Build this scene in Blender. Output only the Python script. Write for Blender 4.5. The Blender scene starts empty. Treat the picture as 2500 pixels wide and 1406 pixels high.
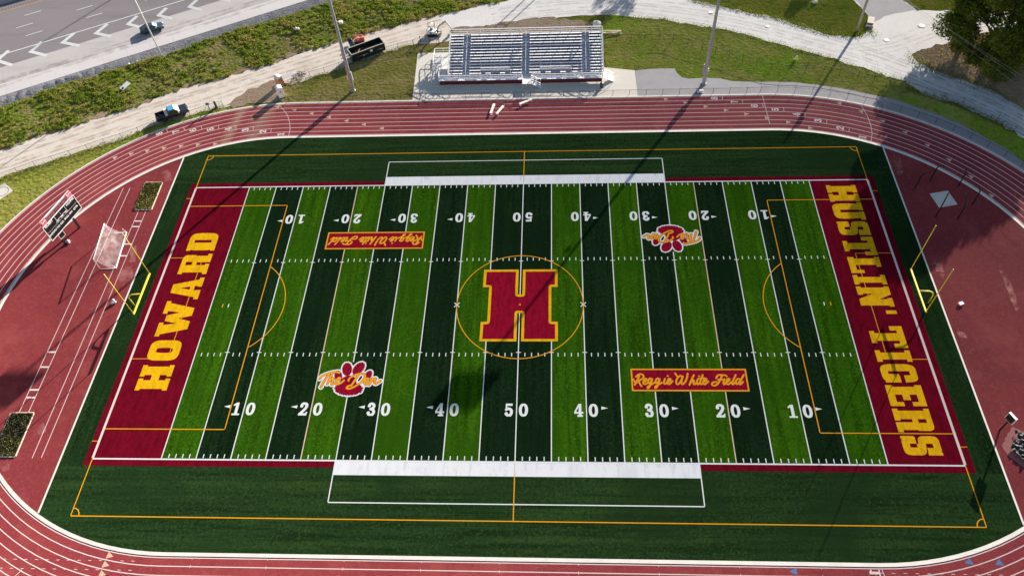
import bpy, bmesh, math, random
import numpy as np
from mathutils import Vector, Matrix, Euler
from mathutils.geometry import tessellate_polygon
R = math.radians
S = bpy.context.scene
COL = S.collection
random.seed(7)
rng = np.random.default_rng(7)

# ------------------------------------------------------------------ camera, light, exposure
CAM = (5.305252695489776, -65.99904455183587, 90.9903561444136)
ROT = (0.6497575591471484, 0.0482223479518893, 0.03092656315224929)
FPX = 1899.6581854432745
cd = bpy.data.cameras.new("camera"); cam = bpy.data.objects.new("camera", cd); COL.objects.link(cam)
cam.location = CAM; cam.rotation_euler = ROT
cd.sensor_fit = 'HORIZONTAL'; cd.sensor_width = 36; cd.lens = 36 * FPX / 2500
cd.clip_start = 1; cd.clip_end = 3000
S.camera = cam
SUN_EL, SUN_AZ = 17.7, 58.2            # azimuth counter-clockwise from +X
w = bpy.data.worlds.new("World"); S.world = w; w.use_nodes = True
nt = w.node_tree; sky = nt.nodes.new('ShaderNodeTexSky'); sky.sky_type = 'NISHITA'; sky.sun_disc = False
sky.sun_elevation = R(SUN_EL); sky.sun_rotation = R(90 - SUN_AZ)
bg = nt.nodes['Background']; bg.inputs['Strength'].default_value = 0.05
nt.links.new(sky.outputs[0], bg.inputs[0])
sl = bpy.data.lights.new("sun", 'SUN'); sun = bpy.data.objects.new("sun", sl); COL.objects.link(sun)
sl.energy = 5.0; sl.angle = R(0.55); sl.color = (1, .92, .82)
sd = Vector((math.cos(R(SUN_AZ)) * math.cos(R(SUN_EL)), math.sin(R(SUN_AZ)) * math.cos(R(SUN_EL)), math.sin(R(SUN_EL))))
sun.rotation_euler = sd.to_track_quat('Z', 'Y').to_euler(); sun.location = sd * 300
S.view_settings.view_transform = 'Standard'; S.view_settings.look = 'None'
S.view_settings.exposure = 1.5; S.view_settings.gamma = 1; S.view_settings.use_curve_mapping = False

# ------------------------------------------------------------------ helpers
_RM = Euler(ROT).to_matrix()
def G(u, v, z=0.0):
    """pixel of the photograph -> point on the level z (a survey of where things stand)"""
    d = _RM @ Vector(((u - 1250) / FPX, -(v - 703) / FPX, -1.0))
    t = (z - CAM[2]) / d.z
    return Vector(CAM) + d * t
def GP(pts): return [tuple(G(u, v)[:2]) for u, v in pts]

class MB:
    def __init__(s): s.v = []; s.f = []; s.sm = []
    def add(s, vs, fs, smooth=False):
        b = len(s.v); s.v += [tuple(x) for x in vs]; s.f += [tuple(i + b for i in f) for f in fs]; s.sm += [smooth] * len(fs); return s
    def box(s, c, d, rz=0, rx=0, ry=0):
        m = Euler((rx, ry, rz)).to_matrix(); c = Vector(c)
        vs = [c + m @ Vector((x * d[0] / 2, y * d[1] / 2, z * d[2] / 2)) for x in (-1, 1) for y in (-1, 1) for z in (-1, 1)]
        return s.add(vs, [(0, 1, 3, 2), (4, 6, 7, 5), (0, 4, 5, 1), (2, 3, 7, 6), (0, 2, 6, 4), (1, 5, 7, 3)])
    def beam(s, a, b, w, h):
        a, b = Vector(a), Vector(b); d = (b - a).normalized()
        up = Vector((0, 0, 1)) if abs(d.z) < .95 else Vector((1, 0, 0))
        x = d.cross(up).normalized(); y = x.cross(d)
        vs = [p + x * (i * w / 2) + y * (j * h / 2) for p in (a, b) for i, j in ((-1, -1), (1, -1), (1, 1), (-1, 1))]
        return s.add(vs, [(3, 2, 1, 0), (4, 5, 6, 7), (0, 1, 5, 4), (1, 2, 6, 5), (2, 3, 7, 6), (3, 0, 4, 7)])
    def tube(s, pts, r, n=8, cap=True):
        pts = [Vector(p) for p in pts]; rs = r if isinstance(r, (list, tuple)) else [r] * len(pts)
        vs = []; fs = []; x0 = None
        for i, p in enumerate(pts):
            d = (pts[min(i + 1, len(pts) - 1)] - pts[max(i - 1, 0)]).normalized()
            if x0 is None: x0 = d.orthogonal().normalized()
            x0 = (x0 - d * x0.dot(d)).normalized(); y0 = d.cross(x0)
            vs += [p + (x0 * math.cos(2 * math.pi * k / n) + y0 * math.sin(2 * math.pi * k / n)) * rs[i] for k in range(n)]
        for i in range(len(pts) - 1):
            for k in range(n):
                fs.append((i * n + k, i * n + (k + 1) % n, (i + 1) * n + (k + 1) % n, (i + 1) * n + k))
        if cap: fs += [tuple(range(n))[::-1], tuple(range((len(pts) - 1) * n, len(pts) * n))]
        return s.add(vs, fs, True)
    def lathe(s, c, prof, n=16, axis='z'):
        vs = []; fs = []
        for r, z in prof:
            for k in range(n):
                a = 2 * math.pi * k / n; p = (r * math.cos(a), r * math.sin(a), z)
                if axis == 'y': p = (p[0], p[2], p[1])
                if axis == 'x': p = (p[2], p[0], p[1])
                vs.append((c[0] + p[0], c[1] + p[1], c[2] + p[2]))
        for i in range(len(prof) - 1):
            for k in range(n): fs.append((i * n + k, i * n + (k + 1) % n, (i + 1) * n + (k + 1) % n, (i + 1) * n + k))
        fs += [tuple(range(n))[::-1], tuple(range((len(prof) - 1) * n, len(prof) * n))]
        return s.add(vs, fs, True)
    def prism(s, pts, h0, h1, ax='z'):
        """closed outline extruded between two levels; ax = extrusion axis"""
        n = len(pts)
        def P(a, b, h): return (a, b, h) if ax == 'z' else ((a, h, b) if ax == 'y' else (h, a, b))
        vs = [P(a, b, h0) for a, b in pts] + [P(a, b, h1) for a, b in pts]
        tri = tessellate_polygon([[Vector((a, b, 0)) for a, b in pts]])
        fs = [tuple(t) for t in tri] + [tuple(i + n for i in t[::-1]) for t in tri]
        fs += [(i, (i + 1) % n, n + (i + 1) % n, n + i) for i in range(n)]
        return s.add(vs, fs)
    def sheet(s, pts, z=0.0):
        vs = [(p[0], p[1], z) for p in pts]
        tri = tessellate_polygon([[Vector((p[0], p[1], 0)) for p in pts]])
        out = []
        for t in tri:
            a, b, c = (vs[i] for i in t)
            cr = (b[0] - a[0]) * (c[1] - a[1]) - (b[1] - a[1]) * (c[0] - a[0])
            if abs(cr) < 1e-9: continue
            out.append(tuple(t) if cr > 0 else tuple(t[::-1]))
        return s.add(vs, out)
    def rect(s, x0, y0, x1, y1, z):
        return s.add([(x0, y0, z), (x1, y0, z), (x1, y1, z), (x0, y1, z)], [(0, 1, 2, 3)])
    def line(s, a, b, w, z):
        a, b = Vector((a[0], a[1])), Vector((b[0], b[1])); d = (b - a).normalized(); n = Vector((-d.y, d.x)) * (w / 2)
        q = [a - n, b - n, b + n, a + n]
        return s.add([(p.x, p.y, z) for p in q], [(0, 1, 2, 3)])
    def band(s, pts_in, pts_out, z, closed=False):
        n = len(pts_in); vs = [(p[0], p[1], z) for p in pts_in] + [(p[0], p[1], z) for p in pts_out]; fs = []
        for i in range(n if closed else n - 1):
            j = (i + 1) % n; fs.append((i, j, n + j, n + i))
        return s.add(vs, fs)
    def build(s, name, mat, parent=None, world=False, bevel=0):
        vs = s.v
        if world and parent is not None:
            m = parent_matrix(parent).inverted(); vs = [tuple(m @ Vector(v)) for v in vs]
        me = bpy.data.meshes.new(name); me.from_pydata(vs, [], s.f); me.update()
        me.polygons.foreach_set('use_smooth', s.sm)
        bm = bmesh.new(); bm.from_mesh(me)
        if not s.flat_sheet(): bmesh.ops.recalc_face_normals(bm, faces=bm.faces)
        bm.to_mesh(me); bm.free()
        o = bpy.data.objects.new(name, me); COL.objects.link(o)
        if mat: me.materials.append(mat)
        if parent is not None: o.parent = parent
        if bevel:
            md = o.modifiers.new('bevel', 'BEVEL'); md.width = bevel; md.segments = 2; md.limit_method = 'ANGLE'; md.angle_limit = R(35)
        return o
    def flat_sheet(s):
        z = [v[2] for v in s.v]; return (max(z) - min(z)) < 1e-6 if z else True

def polyline(mb, pts, wd, z):
    pts = [Vector(p) for p in pts]; a = []; b = []
    for i, p in enumerate(pts):
        d = (pts[min(i + 1, len(pts) - 1)] - pts[max(i - 1, 0)]).normalized(); n = Vector((-d.y, d.x)) * wd / 2
        a.append(p + n); b.append(p - n)
    mb.band(b, a, z)

def parent_matrix(o):
    m = Matrix.Translation(o.location) @ o.rotation_euler.to_matrix().to_4x4()
    return parent_matrix(o.parent) @ m if o.parent else m
def tag(o, label=None, cat=None, group=None, kind=None):
    if label: o['label'] = label
    if cat: o['category'] = cat
    if group: o['group'] = group
    if kind: o['kind'] = kind
    return o
def thing(name, label, cat, loc=(0, 0, 0), rz=0, group=None):
    o = bpy.data.objects.new(name, None); COL.objects.link(o); o.location = loc; o.rotation_euler = (0, 0, rz); o.empty_display_size = .3
    return tag(o, label, cat, group)
def struct(mb, name, mat, label, parent=None):
    o = mb.build(name, mat, parent)
    if parent is None: tag(o, label, None, None, 'structure')
    return o
def copy_tree(o, parent=None):
    c = o.copy(); COL.objects.link(c)
    if parent is not None: c.parent = parent
    for ch in list(o.children): copy_tree(ch, c)
    return c

# ------------------------------------------------------------------ materials
def new_mat(name):
    m = bpy.data.materials.new(name); m.use_nodes = True; n = m.node_tree; b = n.nodes['Principled BSDF']
    return m, n, b
def plain(name, col, rough=.6, metal=0, var=0.12, scale=3.0, spec=.4, coat=0):
    m, n, b = new_mat(name)
    b.inputs['Roughness'].default_value = rough; b.inputs['Metallic'].default_value = metal
    b.inputs['Specular IOR Level'].default_value = spec; b.inputs['Coat Weight'].default_value = coat
    tc = n.nodes.new('ShaderNodeTexCoord'); no = n.nodes.new('ShaderNodeTexNoise'); no.inputs['Scale'].default_value = scale; no.inputs['Detail'].default_value = 6
    n.links.new(tc.outputs['Object'], no.inputs['Vector'])
    mx = n.nodes.new('ShaderNodeMix'); mx.data_type = 'RGBA'
    mx.inputs[6].default_value = (*[c * (1 - var) for c in col], 1); mx.inputs[7].default_value = (*[min(1, c * (1 + var)) for c in col], 1)
    n.links.new(no.outputs['Fac'], mx.inputs[0]); n.links.new(mx.outputs[2], b.inputs['Base Color'])
    return m
def ground_mat(name, layers, base, rough=.9, bump=0, bscale=8, stretch=(1, 1, 1), spec=.15, drough=1.0, bdist=.05):
    """base colour, then a list of (colour, noise scale, lo, hi, stretch, detail): each is mixed in where its noise lies above lo..hi"""
    m, n, b = new_mat(name)
    b.inputs['Roughness'].default_value = rough; b.inputs['Specular IOR Level'].default_value = spec
    if 'Diffuse Roughness' in b.inputs: b.inputs['Diffuse Roughness'].default_value = drough
    tc = n.nodes.new('ShaderNodeTexCoord')
    last = None
    for i, L in enumerate(layers):
        col, sc, lo, hi = L[:4]; st = L[4] if len(L) > 4 else (1, 1, 1); det = L[5] if len(L) > 5 else 4; amt = L[6] if len(L) > 6 else 1
        mp = n.nodes.new('ShaderNodeMapping'); mp.inputs['Scale'].default_value = st; mp.inputs['Location'].default_value = (i * 13.7, i * 7.1, i * 3.3)
        n.links.new(tc.outputs['Object'], mp.inputs[0])
        no = n.nodes.new('ShaderNodeTexNoise'); no.inputs['Scale'].default_value = sc; no.inputs['Detail'].default_value = det; no.inputs['Roughness'].default_value = .65
        n.links.new(mp.outputs[0], no.inputs['Vector'])
        mr = n.nodes.new('ShaderNodeMapRange'); mr.inputs[1].default_value = lo; mr.inputs[2].default_value = hi; mr.inputs[4].default_value = amt
        n.links.new(no.outputs['Fac'], mr.inputs[0])
        mx = n.nodes.new('ShaderNodeMix'); mx.data_type = 'RGBA'
        n.links.new(mr.outputs[0], mx.inputs[0]); mx.inputs[7].default_value = (*col, 1)
        if last is None: mx.inputs[6].default_value = (*base, 1)
        else: n.links.new(last, mx.inputs[6])
        last = mx.outputs[2]
    if last is not None: n.links.new(last, b.inputs['Base Color'])
    else: b.inputs['Base Color'].default_value = (*base, 1)
    if bump:
        mp = n.nodes.new('ShaderNodeMapping'); mp.inputs['Scale'].default_value = stretch; n.links.new(tc.outputs['Object'], mp.inputs[0])
        no = n.nodes.new('ShaderNodeTexNoise'); no.inputs['Scale'].default_value = bscale; no.inputs['Detail'].default_value = 5; n.links.new(mp.outputs[0], no.inputs['Vector'])
        bp = n.nodes.new('ShaderNodeBump'); bp.inputs['Strength'].default_value = bump; bp.inputs['Distance'].default_value = bdist
        n.links.new(no.outputs['Fac'], bp.inputs['Height']); n.links.new(bp.outputs[0], b.inputs['Normal'])
    m['last'] = 1
    return m
def turf(name, c, streak):
    """artificial turf: fine blade speckle, tuft rows and brushing streaks along one direction"""
    k = lambda f: tuple(x * f for x in c)
    st = (.05, 1, 1) if streak == 'x' else (1, .05, 1)
    hi = (c[0] * 2.1 + .003, c[1] * 1.7 + .004, c[2] * 1.3)
    return ground_mat(name, [(k(.55), 1.3, .45, .62, st, 3), (hi, .8, .5, .7, st, 4, .5), (k(.42), 2.6, .5, .66, (1, 1, 1), 3, .75), (hi, 3.4, .52, .7, (1, 1, 1), 3, .8), (k(.75), .09, .45, .65, (1, 1, 1), 3, .8)], c, bump=.3, bscale=6, spec=0)
def paint(name, c, rough=.8, dirt=.25):
    k = tuple(x * (1 - dirt) for x in c)
    return ground_mat(name, [(k, 1.5, .45, .7, (1, .25, 1), 5), (k, 3.2, .5, .7, (1, 1, 1), 3, .8)], c, rough, bump=.12, bscale=9, spec=0)

M = {}
M['grass'] = ground_mat('dry_grass', [((0.276, 0.253, 0.040), .12, .42, .62, (1, 1, 1), 6), ((0.103, 0.161, 0.018), .5, .5, .7, (1, 1, 1), 8), ((0.391, 0.287, 0.149), .35, .6, .75, (1, 1, 1), 8, .6), ((0.057, 0.069, 0.011), 2.0, .52, .7, (1, 1, 1), 6, .7)], (0.196, 0.218, 0.030), bump=.7, bscale=1.6, bdist=.4, spec=0)
M['lawn'] = ground_mat('lawn_grass', [((0.403, 0.351, 0.098), .16, .44, .64, (1, 1, 1), 7), ((0.221, 0.338, 0.023), .09, .50, .64, (1, 1, 1), 5, .9), ((0.130, 0.150, 0.023), 1.3, .5, .68, (1, 1, 1), 8, .8), ((0.494, 0.468, 0.156), 1.8, .54, .72, (1, 1, 1), 6, .6), ((0.546, 0.468, 0.286), .5, .64, .76, (1, 1, 1), 6, .6)], (0.280, 0.293, 0.047), bump=.9, bscale=1.6, bdist=.3, spec=0)
M['lawn_dry'] = ground_mat('dry_lawn_grass', [((.30, .24, .09), .14, .42, .6, (1, 1, 1), 7), ((.17, .20, .025), .2, .54, .68, (1, 1, 1), 6, .8), ((.10, .105, .02), 1.3, .5, .68, (1, 1, 1), 8, .8), ((.36, .33, .13), 1.8, .54, .72, (1, 1, 1), 6, .6)], (.21, .195, .045), bump=.9, bscale=1.6, bdist=.3, spec=0)
M['soil'] = ground_mat('bare_soil', [((.40, .30, .21), .25, .4, .62, (1, 1, 1), 8), ((.30, .17, .09), .4, .55, .72, (1, 1, 1), 8), ((.14, .10, .05), 1.2, .6, .75, (1, 1, 1), 7, .7)], (.36, .25, .16), bump=.8, bscale=2, bdist=.2)
M['bank'] = ground_mat('weedy_earth', [((.17, .22, .025), .15, .44, .58, (1, 1, 1), 7), ((.36, .26, .13), .2, .52, .64, (1, 1, 1), 7, .95), ((.07, .09, .014), 1.5, .5, .66, (1, 1, 1), 7, .8), ((.30, .32, .06), 2.4, .55, .72, (1, 1, 1), 5, .7)], (.24, .22, .07), bump=1, bscale=1.8, bdist=.4, spec=0)
M['crackline'] = plain('dark_crack_dirt', (.28, .24, .21), .9)  # darker dirt tone for the thin crack strips
M['dirt_road'] = ground_mat('pale_dirt_road', [((0.640, 0.585, 0.523), .15, .4, .65, (1, 1, 1), 8), ((0.468, 0.390, 0.328), .22, .52, .7, (1, 1, 1), 8, .9), ((0.515, 0.445, 0.382), 1.5, .5, .75, (1, 1, 1), 8, .7), ((0.390, 0.328, 0.289), 3.5, .56, .76, (1, 1, 1), 5, .5)], (0.593, 0.530, 0.468), bump=.35, bscale=3, bdist=.06, drough=.3, spec=.05)
M['gravel_road'] = ground_mat('white_gravel_road', [((0.638, 0.623, 0.609), .12, .4, .65, (1, 1, 1), 8), ((0.478, 0.465, 0.457), .2, .56, .72, (1, 1, 1), 8, .8), ((0.507, 0.485, 0.478), 1.4, .5, .75, (1, 1, 1), 8, .6), ((0.421, 0.399, 0.391), 3.5, .56, .76, (1, 1, 1), 5, .5)], (0.594, 0.573, 0.558), bump=.3, bscale=3, bdist=.06, drough=.3, spec=.05)
M['highway'] = ground_mat('worn_asphalt', [((.235, .212, .222), .05, .4, .6, (.3, 1, 1), 4), ((.165, .150, .158), .35, .5, .75, (.15, 1, 1), 6, .7), ((.26, .24, .245), 3, .5, .75, (1, 1, 1), 4, .5)], (.205, .186, .195), spec=.05, drough=.3)
M['shoulder_dark'] = ground_mat('stained_concrete', [((.44, .405, .40), .25, .42, .62, (.3, 1, 1), 7), ((.34, .32, .32), .5, .52, .72, (.25, 1, 1), 8, .7), ((.52, .49, .48), 3, .5, .8, (1, 1, 1), 4, .5)], (.47, .44, .43), spec=.05, drough=.3)
M['shoulder'] = ground_mat('shoulder_concrete', [((0.577, 0.548, 0.540), .2, .4, .6, (.2, 1, 1), 6), ((0.414, 0.392, 0.392), .6, .56, .76, (.3, 1, 1), 8, .6), ((0.488, 0.459, 0.459), 3, .5, .8, (1, 1, 1), 4, .5)], (0.548, 0.518, 0.511), spec=.1, drough=.3)
M['riprap'] = ground_mat('grey_gravel', [((.17, .165, .18), .5, .45, .65, (1, 1, 1), 8), ((.30, .29, .31), 2, .5, .75, (1, 1, 1), 8), ((.08, .08, .09), 4, .55, .78, (1, 1, 1), 6, .8)], (.30, .295, .31), bump=.7, bscale=2.5, bdist=.3, spec=.05)
M['asphalt'] = ground_mat('grey_asphalt_path', [((0.295, 0.283, 0.295), .3, .45, .65, (1, 1, 1), 7), ((0.377, 0.361, 0.369), 1.2, .55, .75, (1, 1, 1), 6, .6), ((0.279, 0.262, 0.275), 3, .55, .8, (1, 1, 1), 4, .6)], (0.336, 0.320, 0.332), spec=.05, drough=.3)
M['concrete'] = ground_mat('pale_concrete', [((0.624, 0.577, 0.515), .25, .4, .65, (1, 1, 1), 7), ((0.515, 0.476, 0.429), .9, .56, .76, (1, 1, 1), 7, .7), ((0.546, 0.507, 0.460), 3, .5, .8, (1, 1, 1), 4, .5)], (0.624, 0.581, 0.523), spec=.05, drough=.3)
M['kerb'] = ground_mat('kerb_concrete', [((0.648, 0.612, 0.567), .5, .45, .65, (1, 1, 1), 7), ((0.522, 0.486, 0.450), 2, .56, .76, (1, 1, 1), 6, .7)], (0.720, 0.679, 0.630), spec=.05, drough=.3)
# track rubber, with the tan dust that vehicles dragged across it
def track_mat():
    m = ground_mat('red_track_rubber', [((.285, .048, .056), .06, .42, .62, (1, 1, 1), 5), ((.41, .085, .080), .18, .5, .7, (1, 1, 1), 7), ((.25, .034, .042), .5, .55, .75, (1, 1, 1), 7, .7), ((.45, .10, .09), 3, .52, .75, (1, 1, 1), 3, .7)], (.345, .060, .063), rough=.9, bump=.2, bscale=8, spec=.03)
    n = m.node_tree; b = n.nodes['Principled BSDF']; src = b.inputs['Base Color'].links[0].from_socket
    tc = n.nodes.new('ShaderNodeTexCoord'); sp = n.nodes.new('ShaderNodeSeparateXYZ'); n.links.new(tc.outputs['Object'], sp.inputs[0])
    def mth(op, a, bb, clamp=False):
        q = n.nodes.new('ShaderNodeMath'); q.operation = op; q.use_clamp = clamp
        for i, x in enumerate((a, bb)):
            if isinstance(x, (int, float)): q.inputs[i].default_value = x
            else: n.links.new(x, q.inputs[i])
        return q.outputs[0]
    no = n.nodes.new('ShaderNodeTexNoise'); no.inputs['Scale'].default_value = .8; no.inputs['Detail'].default_value = 6; n.links.new(tc.outputs['Object'], no.inputs['Vector'])
    # two dusty wheel lanes running across the lanes near x = -52 and x = -46.5
    def lane(x0, half, slope):
        c = mth('ADD', sp.outputs[0], mth('MULTIPLY', mth('SUBTRACT', sp.outputs[1], 41), slope))
        d = mth('ABSOLUTE', mth('SUBTRACT', c, x0), 0)
        return mth('SUBTRACT', 1, mth('DIVIDE', d, half), True)
    mask = mth('MAXIMUM', lane(-52.2, 1.3, -.12), mth('MULTIPLY', lane(-47.6, 2.6, -.12), .75))
    mask = mth('MULTIPLY', mask, mth('GREATER_THAN', sp.outputs[1], 30))
    mask = mth('MULTIPLY', mth('MULTIPLY', mask, no.outputs['Fac']), 1.25, True)
    mx = n.nodes.new('ShaderNodeMix'); mx.data_type = 'RGBA'; mx.inputs[7].default_value = (.46, .30, .20, 1)
    n.links.new(mask, mx.inputs[0]); n.links.new(src, mx.inputs[6]); n.links.new(mx.outputs[2], b.inputs['Base Color'])
    return m
M['track'] = track_mat()
M['dzone'] = ground_mat('red_infield_rubber', [((0.234, 0.040, 0.046), .07, .42, .62, (1, 1, 1), 6), ((0.378, 0.086, 0.081), .15, .52, .72, (1, 1, 1), 7, .9), ((0.468, 0.198, 0.180), .22, .66, .8, (1, 1, 1), 8, .6), ((0.198, 0.027, 0.034), .6, .55, .78, (1, 1, 1), 7, .7), ((0.405, 0.090, 0.081), 3, .52, .75, (1, 1, 1), 3, .7)], (0.288, 0.049, 0.052), rough=.9, bump=.2, bscale=8, spec=.03)
M['turf_side'] = turf('turf_sideline', (.020, .050, .016), 'x')
M['turf_dark'] = turf('turf_dark_stripe', (.0085, .025, .0098), 'y')
M['turf_light'] = turf('turf_light_stripe', (.035, .115, .005), 'y')
M['turf_end'] = turf('turf_endzone_side', (.015, .040, .013), 'y')
M['maroon'] = paint('turf_maroon', (.185, .005, .018), dirt=.4)
M['crimson'] = paint('turf_crimson', (.33, .007, .030), dirt=.42)
M['gold'] = paint('turf_gold', (.86, .50, .010), dirt=.26)
M['goldline'] = paint('turf_gold_line', (.84, .40, .02), dirt=.1)
M['white'] = paint('turf_white', (.80, .81, .80), dirt=.07)
M['whiteband'] = ground_mat('turf_white_band', [((.62, .63, .68), 1.2, .5, .7, (1, .3, 1), 6), ((.72, .72, .75), .3, .5, .7, (1, .3, 1), 5)], (.80, .80, .82), bump=.15, bscale=9, spec=.1)
M['peach'] = paint('turf_peach_line', (.78, .60, .44), dirt=.15)
M['endwhite'] = paint('turf_pinkish_white', (.80, .68, .62), dirt=.12)
M['laneline'] = paint('track_white_line', (.84, .70, .68), dirt=.1)
M['tan'] = paint('track_tan_mark', (.74, .50, .36), dirt=.1)
M['blue'] = paint('track_blue_mark', (.16, .26, .50), dirt=.15)
M['roadpaint'] = paint('road_white_paint', (.82, .81, .79), dirt=.1)
M['yellowpaint'] = paint('road_yellow_paint', (.75, .45, .08), dirt=.15)
M['alu'] = plain('aluminium', (.72, .73, .75), .6, .12, .08, 2)
M['alu_dull'] = plain('dull_aluminium', (.40, .42, .45), .65, .1, .12, 2)
M['steel'] = plain('galvanised_steel', (.33, .345, .39), .6, .1, .1, 1.5)
M['whitemetal'] = plain('white_metal', (.78, .78, .78), .5, 0, .06)
M['black'] = plain('black_metal', (.012, .012, .014), .5, 0, .2)
M['blackpost'] = plain('black_vinyl', (.016, .016, .018), .6, 0, .2)
M['maroonpanel'] = plain('maroon_panel', (.07, .008, .014), .6, 0, .15)
M['yellow'] = plain('goalpost_yellow', (.78, .66, .06), .45, 0, .06)
M['rubber'] = plain('tyre_rubber', (.018, .018, .019), .8)
M['glass'] = plain('dark_glass', (.012, .018, .026), .08, 0, .1, 1, .8)

# ------------------------------------------------------------------ outlines on the ground
CX, RI = 41.6, 36.3
def oval(r, n=48, cx=CX):
    a = [(cx + r * math.cos(t), r * math.sin(t)) for t in np.linspace(-math.pi / 2, math.pi / 2, n)]
    b = [(-cx + r * math.cos(t), r * math.sin(t)) for t in np.linspace(math.pi / 2, 3 * math.pi / 2, n)]
    return a + b
def rough(pts, amp, step=1.2, seed=0, closed=True):
    rr = random.Random(seed); out = []; n = len(pts)
    for i in range(n if closed else n - 1):
        a, b = Vector(pts[i][:2]), Vector(pts[(i + 1) % n][:2]); L = (b - a).length; k = max(1, min(int(L / step), 150))
        nr = Vector((-(b - a).y, (b - a).x)).normalized() if L > 0 else Vector((0, 0))
        for j in range(k):
            p = a.lerp(b, j / k); o = rr.gauss(0, amp) if (j or amp < .2) else 0
            out.append(tuple(p + nr * o))
    if not closed: out.append(tuple(pts[-1][:2]))
    return out

ground = struct(MB().rect(-900, -700, 900, 1100, -.10), 'ground', M['grass'], 'rough dry grass ground around the stadium')

def sheet(name, px, mat, z, label, amp=.25, step=1.2, seed=1, world=False):
    pts = px if world else GP(px)
    return struct(MB().sheet(rough(pts, amp, step, seed) if amp else pts, z), name, mat, label)
# --- highway, shoulder, gravel verge (all lines follow the same heading)
HW = (Vector(G(700, 14)[:2]) - Vector(G(0, 232.6)[:2])).normalized()
HN = Vector((-HW.y, HW.x))
H0 = Vector(G(196, 173.7)[:2])                    # a point on the concrete's lower edge
def hw(s, t): p = H0 + HW * s + HN * t; return (p.x, p.y)
def hw_of(u, v): d = Vector(G(u, v)[:2]) - H0; return d.dot(HW), d.dot(HN)
t_asph = sum(hw_of(*q)[1] for q in ((92, 143), (280, 81), (420, 31))) / 3
t_edge = sum(hw_of(*q)[1] for q in ((0, 127.5), (240, 63), (470, 1.4))) / 3
t_yel = sum(hw_of(*q)[1] for q in ((0, 29), (115, 0))) / 2
struct(MB().add([(*hw(s, t), -.06) for s, t in ((-250, t_asph - .3), (300, t_asph - .3), (300, t_yel + 40), (-250, t_yel + 40))], [(0, 1, 2, 3)]), 'highway_road', M['highway'], 'grey asphalt highway')
cs, cs2 = MB(), MB()
for k in range(-45, 60):                           # concrete slabs with open joints
    a, b = k * 4.6 + .006, (k + 1) * 4.6 - .006
    cs.add([(*hw(s, t), -.055) for s, t in ((a, 0), (b, 0), (b, t_asph * .42 - .03), (a, t_asph * .42 - .03))], [(0, 1, 2, 3)])
    if k % 3 == 0:
        a, b = k * 4.6, (k + 3) * 4.6 - .008
        cs2.add([(*hw(s, t), -.055) for s, t in ((a, t_asph * .42 + .02), (b, t_asph * .42 + .02), (b, t_asph), (a, t_asph))], [(0, 1, 2, 3)])
struct(cs, 'highway_shoulder_pavement', M['shoulder'], 'pale concrete edge of the highway shoulder')
struct(cs2, 'highway_shoulder_pavement', M['shoulder_dark'], 'stained concrete shoulder lane where the car stands')
mk = MB()
mk.line(hw(-250, t_edge), hw(300, t_edge), .30, -.05)
for row, (q0, q1) in enumerate((((38, 250), (104, 217)), )): pass
def dash_row(u0, v0, u1, v1):
    s0, t0 = hw_of(u0, v0); s1, t1 = hw_of(u1, v1)
    t = (t0 + t1) / 2
    for k in range(-9, 12): mk.line(hw(s0 + k * 12.19, t), hw(s0 + k * 12.19 + (s1 - s0), t), .22, -.05)
k1 = 3.5686
dash_row(212 / k1, 136 / k1, 357 / k1, 95 / k1); dash_row(140 / k1, 243 / k1, 287 / k1, 203 / k1); dash_row(222 / k1, 312 / k1, 370 / k1, 270 / k1)
chev = [((75, 440), (-25, 528), (105, 570)), ((365, 365), (265, 450), (405, 485)), ((645, 290), (545, 370), (690, 400)), ((935, 210), (835, 290), (968, 320)), ((1195, 140), (1115, 210), (1235, 243)), ((1450, 70), (1380, 135), (1500, 165)), ((1715, 0), (1650, 60), (1755, 90)), ((1985, -60), (1905, -10), (2005, 17))]
cm = MB()
for a, b, c in chev:
    A, B, C = (Vector(G(x / k1, y / k1)[:2]) for x, y in (a, b, c))
    d1, d2 = (B - A).normalized(), (C - B).normalized(); wd = .40
    n1, n2 = Vector((-d1.y, d1.x)) * wd, Vector((-d2.y, d2.x)) * wd
    mi = (n1 + n2).normalized(); mi = mi * (wd / max(.3, mi.dot(n1.normalized())))
    q = [A - n1, B - mi, C - n2, C + n2, B + mi, A + n1]
    cm.add([(p.x, p.y, -.045) for p in q], [(0, 1, 4, 5), (1, 2, 3, 4)])
mk.v and struct(mk, 'highway_road_markings', M['roadpaint'], 'white lane lines and dashes on the highway')
struct(cm, 'chevron_road_markings', M['roadpaint'], 'white chevrons painted on the highway gore')
ym = MB().line(hw(-250, t_yel), hw(300, t_yel), .2, -.05)
struct(ym, 'yellow_road_marking', M['yellowpaint'], 'yellow edge line on the far side of the highway')
# grey gravel verge
grav_low = [(-200, 330), (0, 260), (76, 235), (157, 202), (218, 188), (280, 168), (392, 139), (532, 87), (640, 55), (684, 42), (796, 8), (824, 0), (1000, -60)]
gl = rough(GP(grav_low), .45, 1.5, 3, False)
gtop = [hw(300, .05), hw(-250, .05)]
t_bar = hw_of(14, 6)[1]
rum = MB()
for k in range(-400, 300): rum.add([(*hw(k * .6 + a, t), -.052) for a, t in ((0, t_yel + .5), (.3, t_yel + .5), (.3, t_yel + 1.3), (0, t_yel + 1.3))], [(0, 1, 2, 3)])
struct(rum, 'rumble_road_markings', plain('rumble_asphalt', (.15, .11, .11), .9), 'rumble strip beside the yellow line')
br = thing('median_barrier', 'grey concrete median barrier at the extreme top left corner of the highway', 'barrier', (*hw(0, t_bar), -.06))
mb = MB(); a, b = Vector((*hw(-140, t_bar), 0)), Vector((*hw(180, t_bar), 0)); nn = Vector((HN.x, HN.y, 0)); Z_ = Vector((0, 0, 1))
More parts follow.
